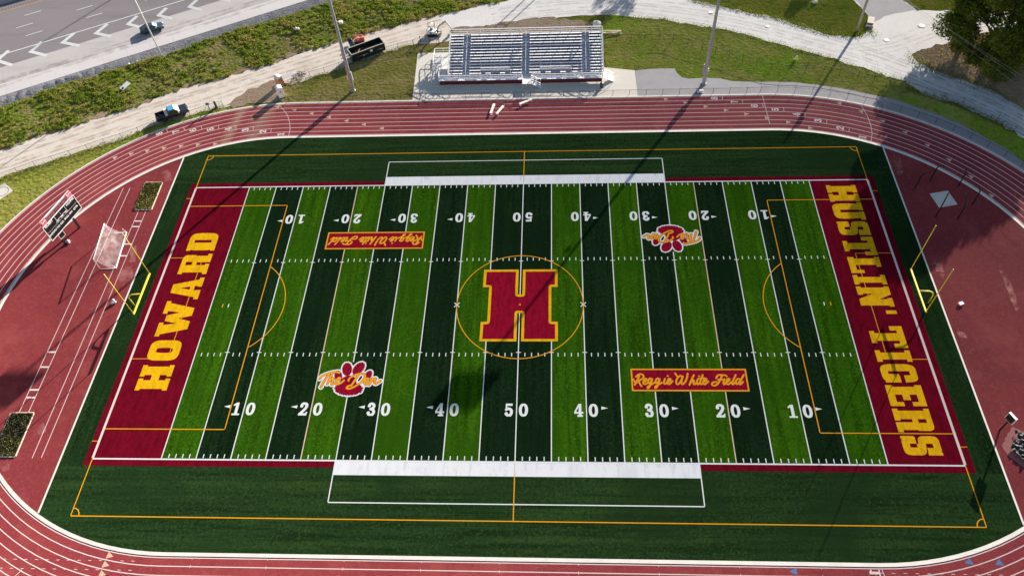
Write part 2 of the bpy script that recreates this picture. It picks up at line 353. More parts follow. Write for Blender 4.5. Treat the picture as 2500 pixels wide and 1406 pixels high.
pr_ = [(-.4, -.06), (.4, -.06), (.38, .1), (.16, .3), (.1, .85), (-.1, .85), (-.16, .3), (-.38, .1)]
mb.add([e + nn * u + Z_ * v for e in (a, b) for u, v in pr_], [(i, (i + 1) % 8, 8 + (i + 1) % 8, 8 + i) for i in range(8)] + [tuple(range(8)), tuple(range(15, 7, -1))])
mb.build('barrier_wall', plain('barrier_concrete', (.34, .36, .40), .9), br, True)
struct(MB().sheet(gl + [hw(150, .05), hw(-150, .05)], -.085), 'gravel_verge_ground', M['riprap'], 'grey gravel verge below the concrete shoulder')
glp = GP(grav_low); gb = MB(); NS, NT = 620, 14; rr = random.Random(4); ph = 0; phs = []
for i in range(NS + 1): phs.append(ph); ph += .42 * (1 + .35 * math.sin(i * .13) + rr.uniform(-.2, .2))
tt = []
for i in range(NS + 1):                                # verge width at each station
    sx = -45 + i * .16; best = 2.2
    for (ax, ay), (bx_, by_) in zip(glp[:-1], glp[1:]):
        da, db = Vector((ax, ay)) - H0, Vector((bx_, by_)) - H0; sa, sb_ = da.dot(HW), db.dot(HW)
        if min(sa, sb_) <= sx <= max(sa, sb_) and sa != sb_: f = (sx - sa) / (sb_ - sa); best = -(da.dot(HN) * (1 - f) + db.dot(HN) * f)
    tt.append(max(.4, best))
for i in range(NS + 1):
    sx = -45 + i * .16; amp = .26 * max(.12, min(1, (18 - sx) / 22))
    for j in range(NT + 1):
        f = j / NT; t_ = -.12 - f * (tt[i] - .1); wv = abs(math.sin(phs[i] * .5 + f * .8 + .3 * math.sin(f * 5 + i * .05)))
        z = -.07 + amp * (wv ** .6) * math.sin(math.pi * min(1, f * 1.05)) * 1.1 + .01 * rr.random() - .03 * f
        gb.v.append((*hw(sx, t_), z))
for i in range(NS):
    for j in range(NT): a = i * (NT + 1) + j; gb.f.append((a, a + NT + 1, a + NT + 2, a + 1)); gb.sm.append(True)
struct(gb, 'gravel_gully_ground', M['riprap'], 'washed-out gullies in the grey gravel')
# --- dirt road and gravel roads
dr_up = [(-150, 415), (0, 368), (45, 350), (92, 331), (157, 317), (213, 297), (280, 276), (353, 252), (420, 224), (476, 207), (546, 190), (616, 168), (656, 157), (740, 129), (824, 104), (852, 97), (908, 78), (992, 56), (1076, 36), (1174, 14), (1244, 0), (1420, -50)]
dr_low = [(1676, 0), (1560, -30)]
dirt = dr_up[:18] + [(1150, 20), (1110, 70), (1100, 99), (1076, 104), (1006, 110), (939, 129), (832, 168), (807, 182), (757, 194), (697, 214), (660, 238), (549, 262), (504, 274), (460, 287), (420, 298), (361, 316), (280, 349), (207, 368), (118, 396), (56, 414), (0, 434), (-150, 480)]
sheet('dirt_road', dirt, M['dirt_road'], -.06, 'pale dirt road behind the track', .22, 1.0, 5)
grv = [(1060, 42), (1120, 28), (1174, 14), (1244, 0), (1420, -50), (1600, -50), (1676, -2), (1760, 15.4), (1830, 31), (1900, 45), (1968, 69), (2024, 83), (2080, 90), (2110, 84), (2122, 71), (2117, 34), (2086, 0), (2040, -50), (2160, -50), (2203, 0), (2237, 24), (2299, 27), (2420, 30), (2500, 20), (2600, 10), (2600, 40), (2430, 75), (2341, 97), (2276, 115), (2229, 129), (2226, 134), (2243, 153), (2290, 174), (2360, 196), (2425, 221), (2472, 249), (2600, 330), (2600, 430), (2500, 339), (2474, 322), (2432, 297), (2388, 280), (2346, 258), (2302, 244), (2257, 231), (2212, 206), (2212, 197), (2164, 185), (2122, 171), (2080, 160), (2024, 140), (1940, 118), (1870, 101), (1830, 87), (1760, 71), (1676, 59), (1620, 46), (1550, 42), (1480, 36), (1340, 42), (1292, 46), (1200, 62), (1110, 70)]
sheet('gravel_road', grv, M['gravel_road'], -.055, 'white gravel road sweeping round behind the stand', .18, 1.0, 6)
def tyre_mat(name, col, a1):
    m, n, b = new_mat(name); b.inputs['Base Color'].default_value = (*col, 1); b.inputs['Roughness'].default_value = .95; b.inputs['Specular IOR Level'].default_value = 0
    tc = n.nodes.new('ShaderNodeTexCoord'); no = n.nodes.new('ShaderNodeTexNoise'); no.inputs['Scale'].default_value = .55; no.inputs['Detail'].default_value = 8; n.links.new(tc.outputs['Object'], no.inputs['Vector'])
    mr = n.nodes.new('ShaderNodeMapRange'); mr.inputs[1].default_value = .38; mr.inputs[2].default_value = .66; mr.inputs[4].default_value = a1; n.links.new(no.outputs['Fac'], mr.inputs[0])
    tr = n.nodes.new('ShaderNodeBsdfTransparent'); mx = n.nodes.new('ShaderNodeMixShader')
    n.links.new(mr.outputs[0], mx.inputs[0]); n.links.new(tr.outputs[0], mx.inputs[1]); n.links.new(b.outputs[0], mx.inputs[2]); n.links.new(mx.outputs[0], n.nodes['Material Output'].inputs[0]); return m
def tyre_tracks(px, offs, wd, z):
    mb = MB(); q = [Vector(p) for p in GP(px)]; fine = []
    for a, b in zip(q[:-1], q[1:]):
        k = max(1, int((b - a).length / 2)); fine += [a.lerp(b, j / k) for j in range(k)]
    fine.append(q[-1])
    for _ in range(6): fine = [fine[0]] + [(a + b * 2 + c) / 4 for a, b, c in zip(fine[:-2], fine[1:-1], fine[2:])] + [fine[-1]]
    for i, o in enumerate(offs):
        L = []
        for j, p in enumerate(fine):
            d = (fine[min(j + 1, len(fine) - 1)] - fine[max(j - 1, 0)]).normalized(); L.append(p + Vector((-d.y, d.x)) * (o + .22 * math.sin(j * .21 + i * 2)))
        polyline(mb, L, wd, z + .0004 * i)
    return mb
gpath = [(1200, 40), (1292, 24), (1400, 14), (1500, 12), (1620, 24), (1760, 44), (1900, 76), (2000, 104), (2080, 124), (2160, 150), (2240, 182), (2330, 222), (2430, 262), (2540, 322)]
struct(tyre_tracks(gpath, (-2.6, -1.6, -.5, .7, 1.7, 2.7), .5, -.0535), 'road_tyre_markings', tyre_mat('grey_tyre_dust', (.46, .445, .44), .5), 'grey tyre tracks on the white gravel road')
struct(tyre_tracks([(2086, 122), (2150, 128), (2210, 105), (2280, 72), (2380, 55), (2480, 45)], (-1.6, -.4, .9, 1.9), .45, -.0515), 'road_tyre_markings', tyre_mat('grey_tyre_dust_light', (.50, .47, .46), .45), 'tyre tracks turning into the upper road')
struct(tyre_tracks([(-60, 412), (0, 398), (120, 356), (260, 312), (400, 262), (520, 228), (640, 188), (760, 152), (900, 104), (1000, 78), (1090, 48), (1180, 30)], (-2.0, -.9, .9, 2.1), .6, -.0585), 'road_tyre_markings', tyre_mat('brown_tyre_dirt', (.42, .33, .26), .45), 'brown tyre tracks on the dirt road')
struct(tyre_tracks([hw_px for hw_px in [(0, 215), (196, 155), (420, 86), (700, -4)]], (.4, 1.6, 2.6), .8, -.0525), 'road_tyre_markings', tyre_mat('dark_skid_dust', (.26, .25, .25), .3), 'dark streaks on the concrete shoulder')
ROADS = [GP(dirt), GP(grv)]
sheet('driveway_road', [(2086, 0), (2117, 34), (2122, 60), (2160, 40), (2237, 24), (2203, 0), (2160, -50), (2040, -50)], M['asphalt'], -.049, 'grey worn driveway at the top', .12, 1.0, 8)
sheet('bare_ground', [(1096, 100), (1100, 72), (1200, 60), (1292, 45), (1340, 41), (1420, 48), (1462, 60), (1470, 100), (1300, 130), (1130, 120)], M['soil'], -.05, 'bare brown soil behind the stand', .4, 1.0, 9)
sheet('bank_ground', grav_low[1:12] + dr_up[::-1][1:-1], M['bank'], -.08, 'weedy earth bank between highway and dirt road', .3, 1.2, 40)
low = [(u - 2, v - 8 - 3 * math.sin(u * .03)) for u, v in dr_up[1:19]]
sheet('soil_strip_ground', dr_up[1:19] + low[::-1], M['soil'], -.052, 'bare brown soil along the upper edge of the dirt road', .35, .7, 41)
ck = MB()
for pts in ([(0, 383), (64, 362), (129, 347), (224, 300), (308, 275), (420, 244), (520, 215)], [(300, 290), (350, 283), (420, 262), (520, 240)], [(600, 190), (640, 200), (672, 212)]):
    q = rough(GP(pts), .12, .6, 3, False); polyline(ck, q, .07, -.056)
struct(ck, 'road_crack_marking', M['crackline'], 'thin cracks in the pale dirt road')
sheet('soil_patch_ground', [(549, 258), (575, 238), (615, 215), (660, 196), (690, 190), (700, 215), (694, 248), (640, 253)], M['soil'], -.05, 'bare reddish soil patch beside the track gate', .35, .8, 10)
# --- lawns
lw = [((697, 210), (757, 192), (832, 167), (939, 131), (1006, 111), (1100, 102), (1240, 110), (1240, 235), (1000, 262), (690, 262)),
      ((1460, 70), (1480, 38), (1550, 44), (1620, 48), (1676, 61), (1760, 73), (1830, 89), (1940, 120), (2080, 162), (2212, 200), (2257, 232), (2302, 246), (2388, 282), (2474, 324), (2560, 372), (2560, 450), (2402, 350), (2200, 262), (2000, 225), (1700, 215), (1500, 230)),
      ((-150, 482), (0, 433), (56, 413), (118, 394), (207, 366), (280, 347), (361, 313), (420, 296), (504, 271), (549, 261), (560, 280), (300, 390), (0, 590), (-200, 800))]
for i, q in enumerate(lw):
    sheet('lawn', q, M['lawn_dry' if i == 0 else 'lawn'], -.048 + i * .001, ('mown grass lawn left of the stand', 'green lawn right of the stand along the fence', 'grass strip between the dirt road and the track bend')[i], .18, 1.0, 20 + i)
# grassy island at the top with the pole on its corner
sheet('lawn', [(1676, -4), (1760, 14), (1830, 30), (1900, 44), (1968, 68), (2024, 82), (2080, 89), (2108, 82), (2119, 68), (2115, 34), (2080, -4), (2040, -50), (1600, -50)], M['grass'], -.045, 'grassy island at the top between the gravel roads', .15, 1.0, 30)
# --- paved pad, path
sheet('concrete_pavement', [(1020, 130), (1100, 128), (1550, 172), (1557, 236), (1557, 262), (1004, 268)], M['concrete'], -.03, 'pale concrete pad round the stand', 0)
path = [(1551, 172), (1600, 168), (1647, 167.6), (1652, 179), (1665, 189), (1682, 192), (1718, 190), (1758, 192), (1786, 199), (1830, 200.5), (1898, 200), (1948, 202), (2024, 211.6), (2080, 221), (2136, 233), (2189, 244.5), (2237, 260.6), (2290, 280), (2346, 303), (2402, 333.5), (2461, 366), (2540, 425)]
pp = GP(path); back = [(CX + 44.0 * math.cos(t), 44.0 * math.sin(t)) for t in np.linspace(R(20), R(90), 30)] + [(19.94, 44.0)]
struct(MB().sheet(rough(pp, .05, 1.0, 12, False) + back, -.028), 'asphalt_path', M['asphalt'], 'grey asphalt path round the bend of the track')
sheet('concrete_pavement', [(11, 446.7), (32, 465), (0, 487), (-30, 503), (-22, 464)], M['concrete'], -.03, 'small square concrete throwing pad at the left edge', 0)

# ------------------------------------------------------------------ running track
track = struct(MB().sheet(oval(45.62, 64), 0.0), 'running_track_ground', M['track'], 'red running track round the football field')
kb = MB()
def ring(r0, r1, z0, z1, mb, n=64):
    a, b = oval(r0, n), oval(r1, n); N = len(a)
    vs = [(*p, z1) for p in a] + [(*p, z1) for p in b] + [(*p, z0) for p in a] + [(*p, z0) for p in b]
    fs = []
    for i in range(N):
        j = (i + 1) % N; fs += [(i, N + i, N + j, j), (2 * N + i, i, j, 2 * N + j), (N + i, 3 * N + i, 3 * N + j, N + j)]
    mb.add(vs, fs)
ring(36.3, 36.74, 0, .045, kb); struct(kb, 'inner_kerb', M['kerb'], 'pale concrete kerb round the infield')
kb = MB(); ring(45.62, 45.92, -.04, .05, kb); struct(kb, 'outer_kerb', M['kerb'], 'pale concrete kerb outside the track')
ll = MB(); LANES = [36.93] + [36.85 + 1.075 * k for k in range(1, 9)]
for r in LANES:
    ll.band(oval(r - .055, 64), oval(r + .055, 64), .006, True)
struct(ll, 'lane_line_markings', M['laneline'], 'white lane lines', track)
def rad(u, v):
    p = G(u, v); s = 1 if p.x > CX else (-1 if p.x < -CX else 0)
    if s == 0: return p, math.copysign(1, p.y) * Vector((0, 1)), abs(p.y)
    d = Vector((p.x - s * CX, p.y)); return p, d.normalized(), d.length
def on_lane(u, v, lane):
    """centre of a lane nearest the surveyed point, with outward direction"""
    p, d, r = rad(u, v); rr = 36.85 + 1.075 * (lane - .5); q = Vector((p.x, p.y)) + d * (rr - r); return q, d
tri = MB(); tks = MB(); lm = MB()
def triangle(u, v, lane, sgn, mb=tri):
    q, d = on_lane(u, v, lane); t = Vector((d.y, -d.x)) * sgn      # along the lane
    a, b, c = q - t * .35 + d * .42, q - t * .35 - d * .42, q + t * .5
    pts = [a, b, c]
    cr = (b - a).x * (c - a).y - (b - a).y * (c - a).x
    if cr < 0: pts = [a, c, b]
    mb.add([(x.x, x.y, .007) for x in pts], [(0, 1, 2)])
def tick(u, v, lane, mb=tks, z=.0085):
    q, d = on_lane(u, v, lane); mb.line(q - d * .5, q + d * .5, .08, z)
def Zc(x0, y0): return lambda x, y: (x0 + x / k1, y0 + y / k1)
c1, c2, c3, c4 = Zc(0, 0), Zc(600, 0), Zc(1200, 0), Zc(1800, 0)
e3, e4 = Zc(1800, 350), Zc(0, 1012)
for ln, q in zip((7, 6, 5, 4, 3, 2, 1), ((980, 1345), (1123, 1310), (1268, 1283), (1415, 1260), (1567, 1240), (1718, 1230), (1872, 1222))): triangle(*c1(*q), ln if ln < 7 else 6.0 if False else ln - 0, 1)
for ln, q in zip((8, 7, 6, 5, 4, 3, 2), ((275, 935), (423, 960), (572, 992), (722, 1025), (876, 1057), (1028, 1090), (1184, 1123))): triangle(*c2(*q), ln, -1)
for ln, q in zip((8, 7, 6, 5, 4, 3), ((1520, 865), (1692, 897), (1866, 928), (2042, 960), (2220, 993), (2400, 1025))): triangle(*c3(*q), ln, 1)
for ln, q in zip((2, 1), ((445, 1065), (637, 1115))): triangle(*c4(*q), ln, 1)
for ln, q in zip((8, 7, 6, 5, 4), ((887, 900), (1078, 970), (1268, 1053), (1463, 1150), (1655, 1263))): triangle(*c4(*q), ln, -1)
for ln, q in zip((3, 2, 1), ((1847, 138), (2038, 287), (2220, 450))): triangle(*e3(*q), ln, -1)
for ln, q in zip((1, 2, 3), ((268, 1356), (258, 1378), (250, 1400))): triangle(*q, ln, -1)
struct(tri, 'exchange_triangle_markings', M['tan'], 'tan exchange triangles', track)
bl = MB()
for ln, q in zip((1, 1, 2), ((1938, 1396), (2368, 1376), (2440, 1376))): triangle(*q, ln, 1, bl)
struct(bl, 'blue_triangle_markings', M['blue'], 'blue exchange triangles', track)
for ln, q in zip((8, 7, 6, 5, 4, 3, 2), ((1457, 1142), (1604, 1124), (1755, 1114), (1905, 1110), (2055, 1115), (2206, 1122), (2361, 1143))): tick(*c1(*q), ln)
for ln, q in zip((8, 7, 6), ((2010, 855), (2185, 887), (2363, 918))): tick(*c3(*q), ln)
for ln, q in zip((5, 4, 3, 2), ((405, 957), (590, 1000), (780, 1058), (975, 1130))): tick(*c4(*q), ln)
polyline(tks, [G(*c2(*q))[:2] for q in ((290, 915), (330, 960), (365, 1010), (383, 1070), (386, 1130), (372, 1192))], .09, .0095)
polyline(tks, [G(*c4(*q))[:2] for q in ((1075, 915), (1110, 970), (1140, 1030), (1165, 1100), (1175, 1170), (1165, 1232))], .09, .0095)
tks.line(G(*c4(218, 832))[:2], G(*c4(283, 1082))[:2], .09, .0098)
for y in (-37.4, -38.47, -39.55):                     # short dashes near the camera
    for i in range(14):
        x = -62.5 + i * 1.32
        if x < -44.0: tks.line((x, y + .02), (x + .42, y), .06, .0088)
    for i in range(16):
        x = 41.5 + i * 1.3; tks.line((x, y), (x + .4, y), .06, .0088)
for x in np.arange(-38, 44, 9.14): tks.line((x, -37.1), (x, -36.95), .06, .0091); tks.line((x, -38.1), (x, -37.75), .06, .0091)
tks.line(G(2153, 1389)[:2], G(2160, 1406)[:2], .08, .0091); tks.line((-58.3, -38.6), (-60.2, -41.5), .08, .0093)
struct(tks, 'start_line_markings', M['laneline'], 'white start lines', track)

# ------------------------------------------------------------------ raster lettering (masks turned into flush, non-overlapping faces)
class Ras:
    """a painted shape: local frame (origin, u axis, v axis in metres) sampled on a fine grid"""
    def __init__(s, o, ux, vx, wid, hei, res):
        s.o, s.ux, s.vx, s.res = Vector((*o[:2], 0)), Vector((*ux, 0)), Vector((*vx, 0)), res
        s.nx, s.ny = int(wid / res) + 1, int(hei / res) + 1
        s.X, s.Y = np.meshgrid((np.arange(s.nx) + .5) * res, (np.arange(s.ny) + .5) * res)
    def none(s): return np.zeros(s.X.shape, bool)
    def poly(s, pts):
        m = s.none(); n = len(pts)
        for i in range(n):
            (x0, y0), (x1, y1) = pts[i], pts[(i + 1) % n]
            if y0 == y1: continue
            c = ((y0 > s.Y) != (y1 > s.Y)) & (s.X < (x1 - x0) * (s.Y - y0) / (y1 - y0) + x0); m ^= c
        return m
    def ell(s, cx, cy, rx, ry, ang=0, p=2):
        a = R(ang); dx, dy = s.X - cx, s.Y - cy; u = dx * math.cos(a) + dy * math.sin(a); v = -dx * math.sin(a) + dy * math.cos(a)
        return np.abs(u / rx) ** p + np.abs(v / ry) ** p <= 1
    def stroke(s, pts, wd, smooth=2):
        pts = [np.array(p, float) for p in pts]
        for _ in range(smooth):
            if len(pts) < 3: break
            q = [pts[0]]
            for a, b in zip(pts[:-1], pts[1:]): q += [a * .75 + b * .25, a * .25 + b * .75]
            pts = q + [pts[-1]]
        m = s.none()
        for a, b in zip(pts[:-1], pts[1:]):
            d = b - a; L = d @ d
            t = np.clip(((s.X - a[0]) * d[0] + (s.Y - a[1]) * d[1]) / max(L, 1e-9), 0, 1)
            m |= (s.X - a[0] - t * d[0]) ** 2 + (s.Y - a[1] - t * d[1]) ** 2 <= (wd / 2) ** 2
        return m
    def grow(s, m, r):
        k = int(round(r / s.res)); out = m.copy()
        for dy in range(-k, k + 1):
            for dx in range(-k, k + 1):
                if dx * dx + dy * dy <= k * k + .5:
                    sh = np.zeros_like(m); H, W = m.shape
                    sh[max(0, dy):H + min(0, dy), max(0, dx):W + min(0, dx)] = m[max(0, -dy):H + min(0, -dy), max(0, -dx):W + min(0, -dx)]; out |= sh
        return out
    def emit(s, m, mb, z):
        active = {}; done = []
        for r in range(m.shape[0] + 1):
            runs = set()
            if r < m.shape[0]:
                row = np.concatenate(([0], m[r].astype(np.int8), [0])); d = np.diff(row)
                runs = set(zip(np.where(d == 1)[0].tolist(), np.where(d == -1)[0].tolist()))
            for k in list(active):
                if k not in runs: done.append((k[0], k[1], active.pop(k), r))
            for k in runs: active.setdefault(k, r)
        for x0, x1, y0, y1 in done:
            q = [s.o + s.ux * (x * s.res) + s.vx * (y * s.res) for x, y in ((x0, y0), (x1, y0), (x1, y1), (x0, y1))]
            if (q[1] - q[0]).cross(q[2] - q[0]).z < 0: q = q[::-1]
            mb.add([(p.x, p.y, z) for p in q], [(0, 1, 2, 3)])
def digit(ras, ch, x, y, wd, ht):
    """serif numerals in a wd x ht box at x, y"""
    P = lambda pts: [(x + a * wd, y + b * ht) for a, b in pts]
    st = lambda pts, t: ras.stroke(P(pts), t * wd)
    E = lambda cx, cy, rx, ry: ras.ell(x + cx * wd, y + cy * ht, rx * wd, ry * ht, 0, 2.3)
    B = lambda a, b, c, d: ras.poly(P([(a, b), (c, b), (c, d), (a, d)]))
    if ch == '0': return E(.5, .5, .5, .5) & ~E(.5, .5, .17, .33)
    if ch == '1': return B(.34, 0, .68, 1) | B(.08, 0, .95, .13) | ras.poly(P([(.4, 1), (.08, .84), (.08, .72), (.4, .8)]))
    if ch == '2': return st([(.2, .72), (.25, .9), (.5, .95), (.78, .88), (.8, .68), (.62, .46), (.3, .22), (.14, .08)], .31) | E(.24, .73, .17, .1) | ras.poly(P([(.02, 0), (.92, 0), (.98, .28), (.84, .28), (.76, .17), (.02, .17)]))
    if ch == '3': return st([(.2, .76), (.28, .93), (.55, .95), (.76, .85), (.74, .62), (.42, .53)], .30) | st([(.42, .53), (.74, .46), (.84, .25), (.65, .05), (.35, .05), (.18, .22)], .31) | E(.24, .76, .17, .1) | E(.22, .24, .17, .1)
    if ch == '4': return B(.5, 0, .8, 1) | (ras.poly(P([(.5, 1), (.8, 1), (.78, .24), (.02, .24), (.02, .38)])) & ~ras.poly(P([(.5, .74), (.5, .38), (.2, .38)]))) | B(.02, .24, 1, .38) | B(.34, 0, .96, .12)
    if ch == '5': return B(.16, .82, .9, 1) | B(.14, .48, .32, .9) | st([(.22, .52), (.45, .62), (.74, .54), (.82, .32), (.68, .08), (.4, .06), (.2, .2)], .31) | E(.23, .23, .17, .1)
    if ch == '6': return (E(.5, .32, .46, .32) & ~E(.5, .32, .16, .17)) | st([(.17, .35), (.2, .7), (.45, .93), (.75, .88)], .26) | E(.74, .8, .15, .09)
    if ch == '7': return B(.06, .82, .95, 1) | st([(.82, .88), (.55, .5), (.45, .05)], .3) | B(.06, .68, .2, .95)
    if ch == '8': return (E(.5, .74, .42, .26) & ~E(.5, .74, .15, .12)) | (E(.5, .28, .48, .28) & ~E(.5, .28, .17, .13))
# lane numbers (their tops point left)
nm = MB()
for pos in (((1385, 1163), (1530, 1145), (1680, 1132), (1833, 1128), (1988, 1128), (2137, 1132), (2290, 1148), (2447, 1170)),):
    for ln, q in zip((8, 7, 6, 5, 4, 3, 2, 1), pos):
        p, d = on_lane(*c1(*q), ln); t = Vector((-d.y, d.x))       # counter-clockwise along the lane = up
        r = Ras(p - t * .6 - d * .41, tuple(d), tuple(t), .84, 1.22, .03); r.emit(digit(r, str(ln), 0, 0, .82, 1.2), nm, .0075)
for ln, q in zip((8, 7, 6, 5, 4, 3, 2, 1), (c3(1940, 857), c3(2115, 888), c4(148, 920), c4(330, 955), c4(515, 997), c4(703, 1050), c4(897, 1115), c4(1090, 1195))):
    p, d = on_lane(*q, ln); t = Vector((-d.y, d.x))
    r = Ras(p - t * .6 - d * .41, tuple(d), tuple(t), .84, 1.22, .03); r.emit(digit(r, str(ln), 0, 0, .82, 1.2), nm, .0075)
p, d = on_lane(2136, 1398, 1); t = Vector((-1, 0)); r = Ras(p - t * .6 - d * .41, tuple(d), (-1, 0), .84, 1.22, .03)
r.emit(digit(r, '1', 0, 0, .82, 1.2), nm, .0075)
struct(nm, 'lane_number_markings', M['laneline'], 'white lane numbers', track)

# ------------------------------------------------------------------ infield
yd = .9144; SY = 80 / 3 * yd; EX = 60 * yd; XT = 59.05
def clip_oval(r, x0, x1, n=64):
    return None
th = math.acos((XT - CX) / RI)
seg = [(CX + RI * math.cos(t), RI * math.sin(t)) for t in np.linspace(th, math.pi / 2, 24)]
outl = seg + [(-x, y) for x, y in seg[::-1]] + [(-x, -y) for x, y in seg] + [(x, -y) for x, y in seg[::-1]]
field = struct(MB().sheet(outl, .012), 'football_field', M['turf_side'], 'green artificial turf football field')
for s in (-1, 1):                                     # red rubber beyond the end zones
    a = [(s * (CX + RI * math.cos(t)), RI * math.sin(t)) for t in np.linspace(-th, th, 60)]
    struct(MB().sheet(a, .0055), 'infield_rubber_ground', M['dzone'], ('red rubber apron at the scoreboard end', 'red rubber apron at the discus circle end')[s > 0])
    e = MB().box((s * (XT + .1), 0, .02), (.22, 2 * RI * math.sin(th) - .3, .05)); struct(e, 'turf_edge_kerb', M['kerb'], ('pale edge strip at the scoreboard end of the turf', 'pale edge strip at the discus end of the turf')[s > 0])
Z1, Z2, Z3, Z4, Z5 = .016, .020, .024, .028, .032
for s in (-1, 1):
    struct(MB().rect(min(s * 55.85, s * XT), -25.35, max(s * 55.85, s * XT), 25.35, Z1), 'turf_panel', M['turf_end'], '', field)
lightx = [(-50, -45), (-40, -35), (-30, -25), (-20, -15), (-10, -5), (5, 10), (15, 20), (25, 30), (35, 40), (45, 50)]
def sgn_rect(mb, x0, y0, x1, y1, z): mb.rect(min(x0, x1), min(y0, y1), max(x0, x1), max(y0, y1), z)
edges = list(range(-50, 51, 5))
for a, b in zip(edges[:-1], edges[1:]):
    lt = (a, b) in lightx
    struct(MB().rect(a * yd, -SY, b * yd, SY, Z1), 'light_stripe_panel' if lt else 'dark_stripe_panel', M['turf_light' if lt else 'turf_dark'], '', field)
mz = MB()
for s in (-1, 1):
    sgn_rect(mz, s * 50 * yd, -SY, s * 55.85, SY, Z1)
    for x0, x1 in ((-55.85, -22.9), (22.9, 55.85)): sgn_rect(mz, x0, s * SY, x1, s * (SY + .95), Z1)
struct(mz, 'maroon_end_zone_panel', M['maroon'], '', field)
wb = MB()
for s in (-1, 1): sgn_rect(wb, -22.86, s * (SY + .1), 22.86, s * 26.32, Z2)
struct(wb, 'white_sideline_band', M['whiteband'], '', field)
wl = MB(); gl_ = MB(); pk = MB(); ew = MB()
LW = .135
for x in range(-50, 51, 5):
    mb = pk if abs(x) == 30 else wl
    # yard lines stop at the painted logos
    cuts = []
    if x in (20, 25, 30): cuts.append((-14.25, -10.68))
    if x in (-20, -25, -30): cuts.append((10.68, 14.25))
    if x == -25: cuts.append((-15.1, -9.7))
    if x == 25: cuts.append((9.7, 15.1))
    if abs(x) == 5: cuts.append((-6.33, 6.5))
    if x == 0: cuts.append((-1.06, 1.42))
    y = -SY
    for c0, c1_ in sorted(cuts) + [(SY, SY)]:
        if c0 > y: mb.rect(x * yd - LW / 2, y, x * yd + LW / 2, c0, Z2)
        y = c1_
for s in (-1, 1):
    wl.rect(-EX, s * SY - .1, EX, s * SY + .1, Z3)
    ew.rect(s * EX - .16, -SY + .1, s * EX + .16, SY - .1, Z3)
    wl.rect(-22.9, s * 29.9 - .07, 22.9, s * 29.9 + .07, Z2)
    for x in (-22.9, 22.9): sgn_rect(wl, x - .07, s * (SY + .1), x + .07, s * 29.83, Z3)
    for x in range(-49, 50):
        if x % 5 == 0:
            wl.rect(x * yd - .32, s * 8.13 - .06, x * yd + .32, s * 8.13 + .06, Z3)
            continue
        sgn_rect(wl, x * yd - .06, s * (SY - .75), x * yd + .06, s * (SY - .18), Z2)
        sgn_rect(wl, x * yd - .06, s * 8.2, x * yd + .06, s * 8.78, Z2)
    # x marks at the forty yard lines, try spots
    X = s * 10 * yd
    for d in ((.38, .38), (.38, -.38)): wl.line((X - d[0], -d[1]), (X + d[0], d[1]), .14, Z4 + (.001 if d[1] < 0 else 0))
    wl.rect(s * 43.08 - .07, -.3, s * 43.08 + .07, .3, Z2); gl_.rect(s * 43.98 - .07, -.3, s * 43.98 + .07, .3, Z2)
# soccer lines
W = .13
def arcpts(cx, cy, r, a0, a1, n=48): return [(cx + r * math.cos(t), cy + r * math.sin(t)) for t in np.linspace(R(a0), R(a1), n)]
gl_.band(arcpts(0, 0, 9.15 - W / 2, 0, 360, 97), arcpts(0, 0, 9.15 + W / 2, 0, 360, 97), Z4)
for s in (-1, 1):
    gl_.rect(-EX, s * 32 - W / 2, EX, s * 32 + W / 2, Z3)
    for s2 in (-1, 1):
        sgn_rect(gl_, s2 * EX - W / 2, s * (SY + .1), s2 * EX + W / 2, s * 31.93, Z3)
        a = {(1, 1): (180, 270), (-1, 1): (270, 360), (-1, -1): (0, 90), (1, -1): (90, 180)}[(s2, s)]
        gl_.band(arcpts(s2 * EX, s * 32, 1 - W / 2, *a, 16), arcpts(s2 * EX, s * 32, 1 + W / 2, *a, 16), Z2)
        gl_.rect(min(s2 * 55, s2 * 55.85), s * 21.9 - .05, max(s2 * 55, s2 * 55.85), s * 21.9 + .05, Z2)
    sgn_rect(gl_, -W / 2, s * 26.35, W / 2, s * 31.93, Z4)
    sgn_rect(pk, -.05, s * (SY + .12), .05, s * 26.32, Z3)
    sgn_rect(gl_, s * EX - s * .16, -20.12 - W / 2, s * 38.45, -20.12 + W / 2, Z4); sgn_rect(gl_, s * EX - s * .16, 20.12 - W / 2, s * 38.45, 20.12 + W / 2, Z4)
    gl_.rect(s * 38.42 - W / 2, -20.05, s * 38.42 + W / 2, 20.05, Z4)
    aa = 53 ; c = s * -1
    base = 0 if s < 0 else 180
    gl_.band(arcpts(s * 43.86, 0, 9.15 - W / 2, base - aa, base + aa), arcpts(s * 43.86, 0, 9.15 + W / 2, base - aa, base + aa), Z4 + .001)
    for y in (-9.2, 9.2): sgn_rect(gl_, s * (EX - .16), y - .05, s * 49.5, y + .05, Z2)
    gl_.rect(s * 49.5 - .05, -9.15, s * 49.5 + .05, 9.15, Z2)
struct(wl, 'white_line_markings', M['white'], '', field); struct(gl_, 'gold_soccer_line_markings', M['goldline'], '', field)
struct(pk, 'peach_line_markings', M['peach'], '', field); struct(ew, 'end_line_markings', M['endwhite'], '', field)
